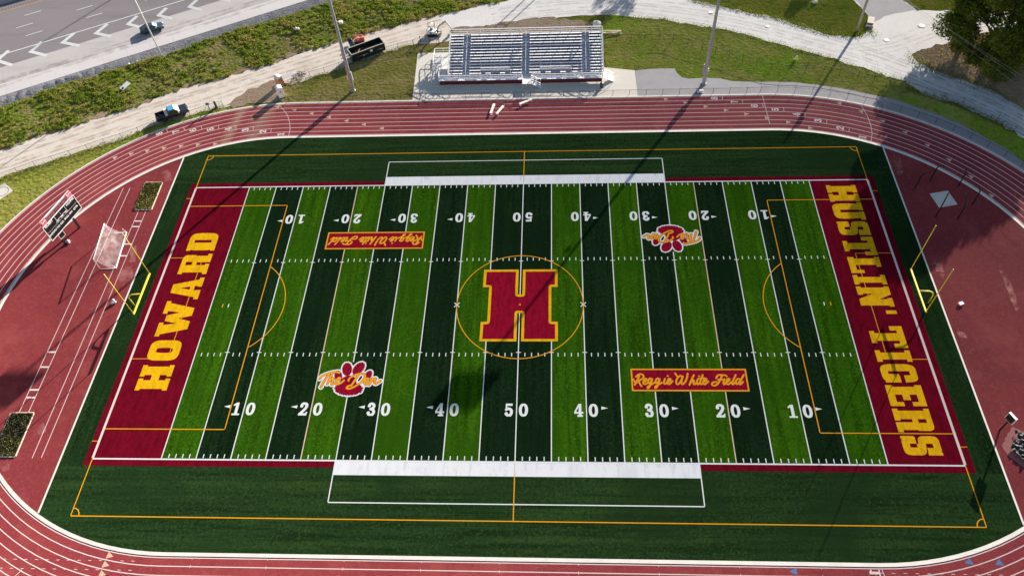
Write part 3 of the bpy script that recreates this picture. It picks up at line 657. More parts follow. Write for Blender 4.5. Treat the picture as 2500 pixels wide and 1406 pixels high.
# yard numbers and arrows
yn = MB()
for s in (-1, 1):
    for x in range(-40, 41, 10):
        num = str(50 - abs(x)); X = x * yd
        for k, ch in enumerate(num):
            o = (X + (-1.62 + 1.92 * k) * 1.0 * s * -1 * -1, -18.0) if s < 0 else (X + 1.62 - 1.92 * k, 18.0)
            if s < 0: o = (X - 1.62 + 1.92 * k, -18.0)
            r = Ras(o, (-s, 0), (0, -s), 1.25, 1.95, .03); r.emit(digit(r, ch, 0, 0, 1.2, 1.9), yn, Z3)
        if x:
            d = 1 if x > 0 else -1
            x0 = X + d * 1.95; yb = s * 16.72
            q = [(x0, yb - .24), (x0 + d * .85, yb), (x0, yb + .24)]
            if d < 0: q = q[::-1]
            yn.add([(a, b, Z5) for a, b in q], [(0, 1, 2)])
struct(yn, 'yard_number_lettering', M['white'], '', field)
# block end zone lettering: letter shapes in a unit box (u = reading direction, v = up)
def block(r, ch, x, wd, ht, f=.2):
    """slab serif block letters; x, wd along the line, ht upward"""
    sw = .36 * wd if ch not in 'I\'' else wd * .5
    sf = .15 * ht
    B = lambda a, b, c, d: r.poly([(x + a, b), (x + c, b), (x + c, d), (x + a, d)])
    P = lambda pts: r.poly([(x + a * wd, b * ht) for a, b in pts])
    RR = lambda cx, cy, rx, ry: r.ell(x + cx * wd, cy * ht, rx * wd, ry * ht, 0, 4)
    if ch == 'H': return B(.06 * wd, 0, .4 * wd, ht) | B(.6 * wd, 0, .94 * wd, ht) | B(.2 * wd, .36 * ht, .8 * wd, .62 * ht) | B(0, 0, .46 * wd, sf) | B(.54 * wd, 0, wd, sf) | B(0, ht - sf, .46 * wd, ht) | B(.54 * wd, ht - sf, wd, ht)
    if ch == 'O': return RR(.5, .5, .5, .5) & ~RR(.5, .5, .12, .26)
    if ch == 'W':
        return P([(.03, 1), (.3, 1), (.36, .42), (.43, .84), (.59, .84), (.67, .42), (.73, 1), (.97, 1), (.8, 0), (.58, 0), (.5, .42), (.42, 0), (.2, 0)]) | B(0, ht - sf, .38 * wd, ht) | B(.64 * wd, ht - sf, wd, ht)
    if ch == 'A': return (P([(.06, 0), (.36, 0), (.42, .24), (.6, .24), (.66, 0), (.95, 0), (.68, 1), (.3, 1)]) & ~P([(.44, .38), (.58, .38), (.51, .72)])) | B(0, 0, .42 * wd, sf) | B(.58 * wd, 0, wd, sf)
    if ch == 'R': return B(.08 * wd, 0, .44 * wd, ht) | B(0, 0, .5 * wd, sf) | B(0, ht - sf, .4 * wd, ht) | (r.ell(x + .52 * wd, .73 * ht, .42 * wd, .27 * ht, 0, 4) & ~B(.44 * wd, .62 * ht, .6 * wd, .84 * ht)) | B(.58 * wd, .06 * ht, .9 * wd, .5 * ht) | B(.58 * wd, 0, wd, sf)
    if ch == 'D': return ((RR(.5, .5, .48, .5) | B(.08 * wd, 0, .5 * wd, ht)) & ~B(.44 * wd, .2 * ht, .6 * wd, .8 * ht)) | B(0, 0, .4 * wd, sf) | B(0, ht - sf, .4 * wd, ht)
    if ch == 'U': return ((RR(.5, .4, .44, .4) | B(.08 * wd, .35 * ht, .42 * wd, ht) | B(.58 * wd, .35 * ht, .92 * wd, ht)) & ~B(.42 * wd, .24 * ht, .58 * wd, ht)) | B(0, ht - sf, .46 * wd, ht) | B(.54 * wd, ht - sf, wd, ht)
    if ch == 'S':
        top = RR(.48, .72, .48, .28) & ~B(.4 * wd, .62 * ht, .62 * wd, .8 * ht) & ~B(.6 * wd, .5 * ht, wd, .63 * ht)
        bot = RR(.52, .3, .48, .3) & ~B(.4 * wd, .2 * ht, .6 * wd, .38 * ht) & ~B(0, .38 * ht, .42 * wd, .48 * ht)
        return top | bot | B(0, 0, .16 * wd, .36 * ht) | B(.84 * wd, .62 * ht, wd, ht)
    if ch == 'T': return B(.33 * wd, 0, .67 * wd, ht) | B(0, ht * .8, wd, ht) | B(0, .62 * ht, .2 * wd, ht) | B(.8 * wd, .62 * ht, wd, ht) | B(.22 * wd, 0, .78 * wd, sf)
    if ch == 'L': return B(.1 * wd, 0, .5 * wd, ht) | B(0, 0, wd, .2 * ht) | B(.8 * wd, 0, wd, .42 * ht) | B(0, ht - sf, .62 * wd, ht)
    if ch == 'I': return B(.2 * wd, 0, .8 * wd, ht) | B(0, 0, wd, sf) | B(0, ht - sf, wd, ht)
    if ch == 'N': return B(.06 * wd, 0, .36 * wd, ht) | B(.64 * wd, 0, .94 * wd, ht) | P([(.06, 1), (.4, 1), (.94, .12), (.94, 0), (.62, 0)]) | B(0, 0, .42 * wd, sf) | B(.58 * wd, ht - sf, wd, ht) | B(0, ht - sf, .3 * wd, ht)
    if ch == "'": return B(0, .68 * ht, wd, ht)
    if ch == 'G': return (RR(.5, .5, .5, .5) & ~B(.38 * wd, .2 * ht, .62 * wd, .8 * ht) & ~B(.55 * wd, .5 * ht, wd, .62 * ht)) | B(.55 * wd, .06 * ht, wd, .48 * ht)
    if ch == 'E': return B(.08 * wd, 0, .46 * wd, ht) | B(0, 0, wd, .2 * ht) | B(0, .8 * ht, wd, ht) | B(.4 * wd, .4 * ht, .72 * wd, .6 * ht) | B(.8 * wd, 0, wd, .38 * ht) | B(.8 * wd, .62 * ht, wd, ht)
    return r.none()
ez = MB()
for ch, y0, y1 in (('H', -14.29, -10.24), ('O', -9.5, -6.1), ('W', -5.42, .85), ('A', 1.2, 5.3), ('R', 5.98, 10.0), ('D', 10.63, 14.33)):
    r = Ras((-48.12, y0), (0, 1), (-1, 0), y1 - y0, 4.56, .04); r.emit(block(r, ch, 0, y1 - y0, 4.54), ez, Z3)
for ch, y0, y1 in (('H', 23.2, 19.63), ('U', 19.45, 15.85), ('S', 15.48, 12.77), ('T', 12.37, 8.79), ('L', 8.46, 5.48), ('I', 5.1, 3.36), ('N', 3.02, -.55), ("'", -1.2, -1.79), ('T', -3.86, -7.42), ('I', -7.79, -9.6), ('G', -9.96, -12.75), ('E', -13.17, -16.25), ('R', -16.62, -19.95), ('S', -20.45, -23.05)):
    r = Ras((48.12, y0), (0, -1), (1, 0), y0 - y1, 4.6, .04); r.emit(block(r, ch, 0, y0 - y1, 4.58), ez, Z3)
struct(ez, 'end_zone_lettering', M['gold'], '', field)
# centre H: gold outline around maroon
def hshape(r, g):
    o = lambda pts: r.poly([(8 + a, 8 + b) for a, b in pts])
    B = lambda a, b, c, d: o([(a, b), (c, b), (c, d), (a, d)])
    m = r.none()
    for s in (-1, 1):
        x = lambda v: s * v
        m |= B(min(x(.75 - .0), x(5.5)), 3.2, max(x(.75), x(5.5)), 6.5) | B(min(x(.75), x(4.58)), -3.1, max(x(.75), x(4.58)), 3.3) | B(min(x(.75), x(5.5)), -6.33, max(x(.75), x(5.5)), -3.0)
    m |= B(-.8, -1.06, .8, 1.42)
    return m
r = Ras((-8, -8), (1, 0), (0, 1), 16, 16, .04); m = hshape(r, 0); inner = ~r.grow(~m, .42); mh = MB(); gh = MB()
# notches stay open: outline is grown inwards, gap between the legs shows turf
notch = (np.abs(r.X - 8) < .31) & ((r.Y > 8 + 1.84) | (r.Y < 8 - 1.46))
m2 = (m | ((np.abs(r.X - 8) < .8) & (r.Y > 8 - 6.33) & (r.Y < 8 + 6.5))) & ~notch
inner = ~r.grow(~m2, .42)
r.emit(inner, mh, Z3); r.emit(m2 & ~inner, gh, Z3)
struct(mh, 'centre_letter_fill_panel', M['crimson'], '', field); struct(gh, 'centre_letter_outline_panel', M['gold'], '', field)
gh = MB(); gh.add([(-.18, .02, Z4), (.12, -.16, Z4), (.12, .2, Z4)], [(0, 1, 2)]); struct(gh, 'centre_spot_marking', M['goldline'], '', field)
# banner with script words
z4 = lambda x, y: (1520 + x / 4.55, 880 + y / 4.55)
script = [[(185, 170), (165, 215), (135, 268)], [(118, 208), (135, 240), (160, 245)], [(150, 180), (175, 153), (218, 150), (238, 178), (215, 208), (178, 220), (188, 255), (210, 285)],
 [(232, 242), (262, 225), (268, 202), (248, 200), (232, 225), (230, 255), (250, 266), (282, 245)],
 [(328, 205), (300, 196), (282, 225), (285, 252), (305, 250), (330, 205), (320, 240), (300, 292), (280, 312), (274, 292), (320, 265), (355, 245)],
 [(411, 205), (383, 196), (365, 225), (368, 252), (388, 250), (413, 205), (403, 240), (385, 292), (363, 310), (358, 290), (405, 262), (437, 245)],
 [(470, 202), (455, 248), (470, 265), (492, 245)], [(500, 172), (502, 170)], [(496, 242), (528, 225), (534, 202), (515, 200), (498, 225), (498, 255), (518, 266), (554, 228)],
 [(585, 142), (600, 170), (618, 182)], [(640, 168), (608, 190), (592, 235), (602, 266), (628, 258), (655, 215), (668, 175), (650, 172)], [(668, 178), (650, 238), (662, 268), (690, 248), (714, 200), (722, 145)],
 [(790, 162), (765, 215), (742, 270)], [(752, 250), (782, 215), (796, 220), (785, 252), (797, 268), (818, 250)], [(836, 205), (822, 250), (836, 268), (854, 250)], [(848, 174), (850, 172)],
 [(890, 160), (868, 215), (858, 255), (872, 268), (892, 250)], [(852, 200), (905, 195)], [(896, 242), (928, 225), (934, 202), (915, 199), (897, 225), (897, 257), (918, 268), (952, 230)],
 [(1040, 197), (1050, 166), (1085, 158), (1142, 164)], [(1105, 165), (1085, 215), (1055, 265), (1015, 282), (988, 266), (1000, 240), (1045, 238)], [(1062, 214), (1112, 210)],
 [(1132, 205), (1116, 250), (1128, 268), (1148, 250)], [(1155, 175), (1157, 173)], [(1152, 242), (1182, 225), (1190, 202), (1170, 199), (1152, 225), (1152, 257), (1175, 268), (1207, 240)],
 [(1256, 160), (1230, 215), (1212, 254), (1226, 268), (1247, 245)], [(1302, 206), (1275, 200), (1255, 235), (1262, 265), (1285, 255), (1310, 215)], [(1346, 158), (1310, 225), (1295, 260), (1310, 268), (1336, 236)]]
b_bg, b_gold = MB(), MB()
BX, BY = 22.9, -12.46; HB, VB = 7.68, 1.72
for s in (1, -1):
    r = Ras((s * (BX - HB), s * (BY - VB)), (s, 0), (0, s), 2 * HB, 2 * VB, .035)
    m = r.none()
    for stz in script:
        pts = []
        for x, y in stz:
            p = G(*z4(x, y)); pts.append((p.x - (BX - HB), p.y - (BY - VB)))
        m |= r.stroke(pts, .245)
    frame = (r.X < .2) | (r.X > 2 * HB - .2) | (r.Y < .2) | (r.Y > 2 * VB - .2)
    r.emit(~frame & ~m, b_bg, Z3); r.emit(frame | m, b_gold, Z3)
struct(b_bg, 'banner_background_panel', M['crimson'], '', field); struct(b_gold, 'banner_script_lettering', M['goldline'], '', field)
# paw logo with script words
z3 = lambda x, y: (760 + x / 7.28, 870 + y / 7.28)
den = [[(152, 400), (180, 355), (265, 315), (370, 285), (465, 275), (500, 292)], [(320, 305), (255, 400), (205, 480), (172, 548)],
 [(385, 285), (330, 390), (285, 490)], [(320, 445), (378, 378), (398, 395), (362, 470), (362, 510), (400, 482)], [(440, 452), (500, 420), (522, 388), (490, 372), (447, 420), (430, 480), (460, 500), (520, 478), (582, 425)],
 [(662, 430), (670, 392), (740, 345), (840, 308), (930, 303), (966, 340), (940, 410), (860, 482), (760, 542), (670, 578), (622, 566), (640, 530), (715, 508)], [(832, 340), (770, 430), (712, 518)],
 [(950, 457), (1010, 430), (1026, 397), (990, 385), (950, 430), (945, 490), (985, 502), (1042, 460)], [(1085, 390), (1050, 450), (1025, 502)], [(1055, 462), (1115, 402), (1152, 385), (1132, 430), (1120, 475), (1150, 490), (1190, 462), (1230, 436)]]
pm, pw, pg = MB(), MB(), MB()
for s in (1, -1):
    ox, oy = -28.0, -16.0
    r = Ras((s * ox, s * oy), (s, 0), (0, s), 10.4, 7.0, .035)
    L = lambda x, y: (lambda p: (p.x - ox, p.y - oy))(G(*z3(x, y)))
    def E(cx, cy, rx, ry, ang):
        a = L(cx, cy); b = L(cx + rx, cy); c = L(cx, cy - ry); ex = abs(b[0] - a[0]); ey = abs(c[1] - a[1])
        # shaggy fur edge
        dx, dy = r.X - a[0], r.Y - a[1]; t = np.arctan2(dy, dx); q = R(ang)
        u = dx * math.cos(q) + dy * math.sin(q); v = -dx * math.sin(q) + dy * math.cos(q)
        return (u / ex) ** 2 + (v / ey) ** 2 <= (1 + .035 * np.sin(t * 31 + cx) + .03 * np.sin(t * 17)) ** 2
    paw = E(637, 228, 88, 120, 12) | E(842, 215, 92, 122, -28) | E(1005, 345, 66, 100, -20) | E(480, 345, 68, 100, 20) | E(665, 575, 255, 118, -3) | E(650, 470, 150, 130, 0)
    txt = r.none()
    for stz in den: txt |= r.stroke([L(x, y) for x, y in stz], .265)
    rim = r.grow(txt, .07); allm = paw | rim
    wht = r.grow(allm, .16)
    r.emit(wht & ~allm, pw, Z4); r.emit(allm & ~txt, pm, Z4); r.emit(txt, pg, Z4)
struct(pm, 'paw_logo_panel', M['crimson'], '', field); struct(pw, 'paw_outline_panel', M['white'], '', field); struct(pg, 'paw_script_lettering', M['goldline'], '', field)
# dusty pale stains on the red aprons
ds = MB()
for px in ([(0, 1112), (16, 1110), (26, 1128), (20, 1148), (6, 1150), (-10, 1135)], [(86, 1040), (108, 1030), (112, 1052), (94, 1062)], [(300, 655), (322, 648), (326, 690), (300, 700), (288, 680)], [(318, 600), (334, 600), (330, 640), (316, 640)], [(395, 420), (412, 414), (420, 440), (402, 446)],
           [(2282, 640), (2300, 644), (2304, 664), (2286, 662)], [(2294, 668), (2306, 670), (2304, 680), (2296, 678)], [(2336, 808), (2356, 812), (2362, 826), (2344, 824)], [(2440, 660), (2456, 664), (2490, 750), (2480, 760)], [(2180, 372), (2196, 378), (2206, 430), (2192, 430)]):
    ds.sheet(rough(GP(px), .08, .35, 7), .0088)
struct(ds, 'dust_stain_marking', tyre_mat('pale_pink_dust', (.54, .28, .26), .35), 'pale dusty stains on the red aprons')
# jump runways on the left apron
ra = MB()
def rline(a, b, wd, z=.0095): ra.line(G(*a)[:2], G(*b)[:2], wd, z)
rline((338.2, 515.3), (78.5, 1118), .09); rline((356.4, 515.3), (100.9, 1117), .09); rline((301.2, 459.3), (46.2, 1007.8), .09); rline((317.5, 459.3), (69.5, 1006.5), .09)
def board(v, la, lb, wd):
    def at(l): (u0, v0), (u1, v1) = l; f = (v - v0) / (v1 - v0); return (u0 + (u1 - u0) * f, v)
    rline(at(la), at(lb), wd, .0125)
LA, LB, LC, LD = ((338.2, 515.3), (78.5, 1118)), ((356.4, 515.3), (100.9, 1117)), ((301.2, 459.3), (46.2, 1007.8)), ((317.5, 459.3), (69.5, 1006.5))
for v in (540, 553.4, 596, 624.6): board(v, LA, LB, .26)
for v in (859.3, 895.8, 951.3, 970): board(v, LC, LD, .26)
struct(ra, 'runway_line_markings', M['laneline'], 'white jump runway lines on the apron').__setitem__('kind', 'structure')

# ------------------------------------------------------------------ the stand
st = thing('grandstand', 'silver aluminium bleacher stand with maroon skirt and railings behind the far straight', 'bleachers', (-1, 55, 0))
def part(mb, name, mat, parent, label=None, bevel=0):
    o = mb.build(name, M[mat] if isinstance(mat, str) else mat, parent, True, bevel)
    if label: o['label'] = label
    return o
X0, X1, NR = -14.35, 13.98, 14
yk = lambda k: 51.25 + .655 * k
zk = lambda k: 1.46 + .172 * k
sect = [(X0 + .1, -11.83), (-10.5, -.84), (.53, 10.18), (11.54, X1 - .1)]
gaps = {1: (-8.33, -3.02, ((-7.5, -6.55), (-4.85, -3.9))), 2: (2.55, 8.05, ((3.5, 4.45), (6.2, 7.15)))}
M['seat'] = plain('seat_plank_aluminium', (.82, .83, .86), .6, .1, .07, 1.2)
M['foot'] = plain('footboard_aluminium', (.42, .45, .52), .65, .05, .15, 1.5)
for k in range(NR):
    fb = MB().box(((X0 + X1) / 2, yk(k) - .065, zk(k) - .43), (X1 - X0 - .06, .63, .04)); part(fb, 'footboard', 'foot', st)
    rs = MB().box(((X0 + X1) / 2, yk(k) + .258, zk(k) - .33), (X1 - X0 - .06, .012, .155)); part(rs, 'riser_panel', 'maroonpanel', st)
    for i, (a, b) in enumerate(sect):
        segs = [(a, b)]
        if i in gaps and k < 2:
            g0, g1, sm = gaps[i]; segs = [(a, g0), (g1, b)] + (list(sm) if k == 0 else [])
        for c, d in segs:
            sb = MB().box(((c + d) / 2, yk(k) + .125, zk(k)), (d - c, .25, .045)); n = max(2, int((d - c) / 1.83) + 1)
            for j in range(n):
                x = c + .1 + (d - c - .2) * j / (n - 1); sb.box((x, yk(k) + .13, zk(k) - .215), (.06, .2, .40))
            part(sb, 'bench_seat', 'seat', st)
    for a, b in ((-11.78, -10.55), (-.79, .48), (10.23, 11.49)):
        part(MB().box(((a + b) / 2, yk(k) + .12, zk(k) - .36), (b - a, .26, .10)), 'aisle_step', 'foot', st)
for i in gaps:                                        # rail in front of the third row behind each wheelchair bay
    g0, g1, _ = gaps[i]; z = zk(2)
    g = MB().beam((g0, yk(2) - .42, z + .25), (g1, yk(2) - .42, z + .25), .06, .06).beam((g0, yk(2) - .42, z - .1), (g1, yk(2) - .42, z - .1), .05, .05)
    for j in range(4): x = g0 + (g1 - g0) * j / 3; g.beam((x, yk(2) - .42, z - .45), (x, yk(2) - .42, z + .25), .05, .05)
    g.box(((g0 + g1) / 2, yk(2) - .40, z - .3), (g1 - g0, .02, .35))
    part(g, 'bay_railing', 'alu', st)
def railing(pts, hs, post_d, r=.035, skip_ends=False):
    """rails at heights hs above a line of floor points, with posts every post_d"""
    mb = MB(); pts = [Vector(p) for p in pts]
    for h in hs:
        for a, b in zip(pts[:-1], pts[1:]): mb.beam(a + Vector((0, 0, h)), b + Vector((0, 0, h)), r * 2 * (1 if h == max(hs) else .55), r * 2 * (1 if h == max(hs) else .55))
    for a, b in zip(pts[:-1], pts[1:]):
        n = max(1, round((b - a).length / post_d))
        for j in range(n + 1):
            p = a.lerp(b, j / n); mb.beam(p, p + Vector((0, 0, max(hs))), r * 1.5, r * 1.5)
    return mb
DK = 1.0; YF = 49.96
part(MB().box(((-16.03 + 13.8) / 2, (YF + 51.1) / 2, DK - .03), (29.83, 51.1 - YF, .06)).box((-15.2, 51.5, DK - .031), (1.6, .9, .058)), 'front_deck', plain('deck_plank_aluminium', (.62, .66, .72), .65, .05, .12, 2), st)
part(MB().box(((-16.0 + 13.8) / 2, YF + .03, .52), (29.7, .03, .82)), 'skirt_panel', plain('maroon_skirt', (.10, .010, .018), .6, 0, .2, 1), st)
part(railing([(-16.05, YF, DK), (-.78, YF, DK)], (.35, .7, 1.1), 1.83, .045), 'front_railing', 'alu', st)
part(railing([(.93, YF, DK), (13.8, YF, DK)], (.35, .7, 1.1), 1.83, .045), 'front_railing', 'alu', st)
part(railing([(-16.05, YF, DK), (-16.05, 51.4, DK)], (.35, .7, 1.1), 1.4), 'side_railing', 'alu', st)
yb, zb_ = yk(13) + .55, zk(13) - .4
part(railing([(X0, yb, zb_ + .1), (X1, yb, zb_ + .1)], (.4, .8, 1.25), 1.83, .055), 'back_railing', 'alu', st)
part(MB().box(((X0 + X1) / 2, yb - .08, zb_ + .28), (X1 - X0, .05, .2)), 'back_board', 'alu', st)
for x in (X0 - .03, X1 + .03):
    part(railing([(x, yk(0) - .3, zk(0) - .45), (x, yb, zb_ + .1)], (.45, .85, 1.2), 1.6, .06), 'end_railing', 'alu', st)
for a in (-11.16, -.15, 10.86):
    for k0, k1_ in ((0, 3), (4, 7), (8, 10), (11, 13)):
        h = MB(); p, q = Vector((a, yk(k0), zk(k0) - .36)), Vector((a, yk(k1_) + .3, zk(k1_) - .36))
        h.beam(p + Vector((0, 0, .9)), q + Vector((0, 0, .9)), .09, .08)
        for e in (p, q): h.beam(e, e + Vector((0, 0, .9)), .05, .05)
        part(h, 'aisle_handrail', 'alu', st)
for j in range(9):                                     # raking frames below
    x = X0 + .2 + (X1 - X0 - .4) * j / 8; f = MB()
    f.beam((x, yk(0), zk(0) - .55), (x, yb, zb_ - .1), .08, .12)
    for k in (0, 5, 9, 13): f.beam((x, yk(k) + .2, 0), (x, yk(k) + .2, zk(k) - .5), .08, .08)
    f.beam((x, yk(5), 0.1), (x, yk(13), zk(13) - .6), .05, .05)
    part(f, 'raking_frame', 'alu_dull', st)
# ramp on the left: up to the back, turn, up again to the deck
M['rampdeck'] = plain('ramp_deck', (.50, .50, .49), .55, .15, .12, 2)
rp = MB()
def slab(mb, x0, x1, ya, za, ybb, zb2, t=.06):
    mb.add([(x0, ya, za), (x1, ya, za), (x1, ybb, zb2), (x0, ybb, zb2), (x0, ya, za - t), (x1, ya, za - t), (x1, ybb, zb2 - t), (x0, ybb, zb2 - t)], [(0, 1, 2, 3), (7, 6, 5, 4), (0, 4, 5, 1), (1, 5, 6, 2), (2, 6, 7, 3), (3, 7, 4, 0)])
slab(rp, -17.55, -16.15, 50.3, .02, 57.4, .5); slab(rp, -17.55, -14.55, 57.4, .5, 59.0, .5); slab(rp, -16.0, -14.55, 51.95, DK, 57.4, .505)
part(rp, 'access_ramp', 'rampdeck', st)
for pts in ([(-17.6, 50.3, .02), (-17.6, 57.4, .5), (-17.6, 59.0, .5), (-14.5, 59.0, .5)], [(-16.12, 51.4, .1), (-16.08, 57.4, .5)], [(-16.02, 57.4, .5), (-16.02, 51.4, DK)]):
    part(railing(pts, (.5, 1.05), 1.5, .05), 'ramp_railing', 'alu', st)
# landing and stair in front of the middle aisle
la = MB().box((.08, 49.32, DK - .03), (1.66, 1.26, .06))
for x in (-.7, .85):
    la.beam((x, 48.75, 0), (x, 48.75, DK), .06, .06)
la.beam((-.7, 48.75, .1), (.85, 48.75, .9), .04, .04); la.beam((.85, 48.75, .1), (-.7, 48.75, .9), .04, .04)
part(la, 'stair_landing', plain('landing_aluminium', (.70, .70, .69), .7, .05, .06), st)
part(railing([(-.72, YF, DK), (-.72, 48.75, DK), (.88, 48.75, DK)], (.4, .75, 1.05), 1.5, .03), 'landing_railing', 'alu', st)
sr = MB()
for i in range(5):
    sr.box((1.1 + .32 * i, 49.3, DK - .17 * (i + 1)), (.30, 1.1, .04))
for y in (48.78, 49.86): sr.beam((.9, y, DK - .1), (2.6, y, .02), .05, .16)
part(sr, 'stair_flight', 'alu', st)
for y in (48.78, 49.86): part(railing([(.9, y, DK), (2.6, y, .05)], (.5, .95), .85, .03), 'stair_railing', 'alu', st)
sr = MB(); sr.add([(13.9, 50.1, DK), (13.9, 51.3, DK), (15.9, 51.3, .02), (15.9, 50.1, .02), (13.9, 50.1, DK - .12), (13.9, 51.3, DK - .12), (15.9, 51.3, -.02), (15.9, 50.1, -.02)], [(0, 3, 2, 1), (4, 5, 6, 7), (0, 4, 7, 3), (1, 2, 6, 5), (0, 1, 5, 4), (3, 7, 6, 2)])
part(sr, 'stair_flight', plain('stair_white_metal', (.74, .74, .73), .75, 0, .06), st)
for y in (50.1, 51.3): part(railing([(13.9, y, DK), (15.9, y, .05)], (.5, .95), 1.0, .03), 'stair_railing', 'alu', st)

# ------------------------------------------------------------------ fences
def wire_mat():
    m, n, b = new_mat('chain_link_wire'); b.inputs['Base Color'].default_value = (.04, .04, .042, 1); b.inputs['Roughness'].default_value = .6
    tc = n.nodes.new('ShaderNodeTexCoord'); no = n.nodes.new('ShaderNodeTexNoise'); no.inputs['Scale'].default_value = 30; n.links.new(tc.outputs['Object'], no.inputs['Vector'])
    tr = n.nodes.new('ShaderNodeBsdfTransparent'); mx = n.nodes.new('ShaderNodeMixShader')
    mr = n.nodes.new('ShaderNodeMapRange'); mr.inputs[3].default_value = .05; mr.inputs[4].default_value = .17; n.links.new(no.outputs['Fac'], mr.inputs[0])
    n.links.new(mr.outputs[0], mx.inputs[0]); n.links.new(tr.outputs[0], mx.inputs[1]); n.links.new(b.outputs[0], mx.inputs[2])
    n.links.new(mx.outputs[0], n.nodes['Material Output'].inputs[0]); return m
M['wire'] = wire_mat()
def fence(pts, h, label, thick=(), r=.035, group='chain-link fences'):
    pts = [Vector((p[0], p[1], -.03)) for p in pts]
    root = thing('chain_link_fence', label, 'fence', pts[0], 0, group)
    rail = MB()
    for a, b in zip(pts[:-1], pts[1:]): rail.tube([a + Vector((0, 0, h - .04)), b + Vector((0, 0, h - .04))], r * .8, 6)
    part(rail, 'top_rail', 'blackpost', root)
    net = MB()
    for a, b in zip(pts[:-1], pts[1:]): net.add([a + Vector((0, 0, .03)), b + Vector((0, 0, .03)), b + Vector((0, 0, h - .08)), a + Vector((0, 0, h - .08))], [(0, 1, 2, 3)])
    part(net, 'chain_link', M['wire'], root)
    for i, p in enumerate(pts):
        rr = r * (1.7 if i in thick else 1)
        part(MB().tube([p, p + Vector((0, 0, h + .03))], rr, 8).lathe(tuple(p + Vector((0, 0, h + .03))), [(rr * 1.2, 0), (rr * .9, .03), (rr * .3, .06)], 8), 'fence_post', 'blackpost', root)
    return root
z1 = lambda q: (q[0] / k1, q[1] / k1)
f1 = [(0, 440), (44.8, 423.4), (88.3, 407.4), (131.7, 394.8)] + [z1(q) for q in ((620, 1360), (770, 1310), (920, 1258), (1068, 1212), (1215, 1160), (1358, 1100), (1503, 1050), (1663, 1018), (1830, 958), (1945, 928))]
fence(GP([(-42, 456)] + f1), 1.3, 'chain-link fence along the pale dirt road beside the pickup truck', (13,))
f2 = [(-43.6, 46.35)] + [(x, 46.35) for x in np.arange(-40.5, 41, 2.95)] + [(CX + 46.5 * math.cos(t), 46.5 * math.sin(t)) for t in np.arange(R(90), R(18), -2.95 / 46.5)]
fence(f2, 1.12, 'low black fence tight along the outside of the track past the stand', (0,))
f3 = [c2(*q) for q in ((450, 715), (565, 675), (690, 640), (820, 595), (1080, 515), (1205, 468), (1330, 430), (1462, 400), (1522, 370), (1602, 375), (1685, 378))]
fence(GP([c2(360, 800), c2(375, 888)][:0] + [c2(345, 760)] + f3), 1.3, 'fence between the dumpster and the grass left of the stand', (8, 9, 10, 11))
f4 = [c3(*q) for q in ((985, 362), (1088, 360), (1215, 360), (1335, 358), (1455, 357), (1582, 355), (1708, 400), (1832, 435), (1948, 470), (2065, 500), (2185, 540))] + [c4(*q) for q in ((165, 575), (290, 612), (440, 625), (590, 628), (745, 640), (885, 660), (1045, 688), (1180, 720), (1320, 745), (1475, 780), (1630, 825), (1790, 870), (1950, 920), (2100, 1000), (2255, 1060), (2405, 1150), (2560, 1245))]
fence(GP(f4), 1.5, 'chain-link fence winding across the lawn right of the stand', (5,))
# sign, stump and leaning gate post at the end of the dirt-road fence
t = thing('notice_sign', 'small dark notice board on a post beside the dirt-road gate', 'sign', G(*z1((1830, 962))))
part(MB().beam((t.location.x, t.location.y, 0), (t.location.x, t.location.y, 1.5), .07, .07), 'sign_post', 'black', t)
part(MB().box((t.location.x, t.location.y - .05, 1.45), (.62, .03, .5), R(20)), 'sign_panel', plain('faded_sign', (.14, .13, .18), .6, 0, .3, 4), t)
p = G(529, 263); t = thing('timber_bollard', 'thick weathered timber post standing inside the gate corner', 'post', p)
part(MB().tube([(p.x, p.y, -.05), (p.x, p.y, 1.35)], [.24, .21], 12).lathe((p.x, p.y, 1.35), [(.21, 0), (.12, .06)], 12), 'timber_shaft', plain('weathered_timber', (.10, .075, .06), .9, 0, .3, 5), t)

# ------------------------------------------------------------------ poles
def light_pole(u, v, label, z_box):
    p = G(u, v); H = 24.2
    t = thing('floodlight_pole', label, 'light pole', p, 0, 'tall stadium floodlight poles')
    sh = MB().tube([(p.x, p.y, -.05), (p.x, p.y, 8), (p.x, p.y, 16), (p.x, p.y, H)], [.36, .30, .24, .16], 16)
    part(sh, 'pole_shaft', 'steel', t)
    part(MB().lathe((p.x, p.y, 0), [(.5, 0), (.5, .1), (.38, .16)], 16), 'base_plate', 'steel', t)
    for s, z in (((-1) if u > 1300 else 1, 14.6),):
        b = MB().beam((p.x, p.y, z), (p.x + s * .9, p.y - .1, z), .08, .08).box((p.x + s * 1.0, p.y - .1, z - .1), (.62, .45, .34))
        part(b, 'speaker_box', 'whitemetal', t)
    b = MB().box((p.x - (.42 if u > 1300 else -.42), p.y - .1, 3.3), (.3, .35, 1.9)); part(b, 'electrical_box', 'steel', t)
    b = MB().box((p.x + (.36 if u > 1300 else -.36), p.y - .1, 3.0), (.18, .22, .75)); part(b, 'junction_box', 'whitemetal', t)
    for z in (H - .1, H - .85, H - 1.6):
        c = MB().beam((p.x - 3.0, p.y - .2, z), (p.x + 3.0, p.y - .2, z), .14, .14); ca = part(c, 'cross_arm', 'steel', t)
        for i in range(8):
            x = p.x - 2.8 + .8 * i
            part(MB().lathe((x, p.y - .45, z + .35), [(.14, -.4), (.40, 0), (.42, .1)], 12, 'y'), 'floodlight', 'steel', ca)
    return t
light_pole(862, 222, 'tall grey floodlight pole on the grass left of the stand', 3)
light_pole(1718, 205, 'tall grey floodlight pole on the asphalt path right of the stand', 3)
p = G(2091, 77); t = thing('utility_pole', 'grey utility pole on the corner of the grassy island', 'utility pole', p)
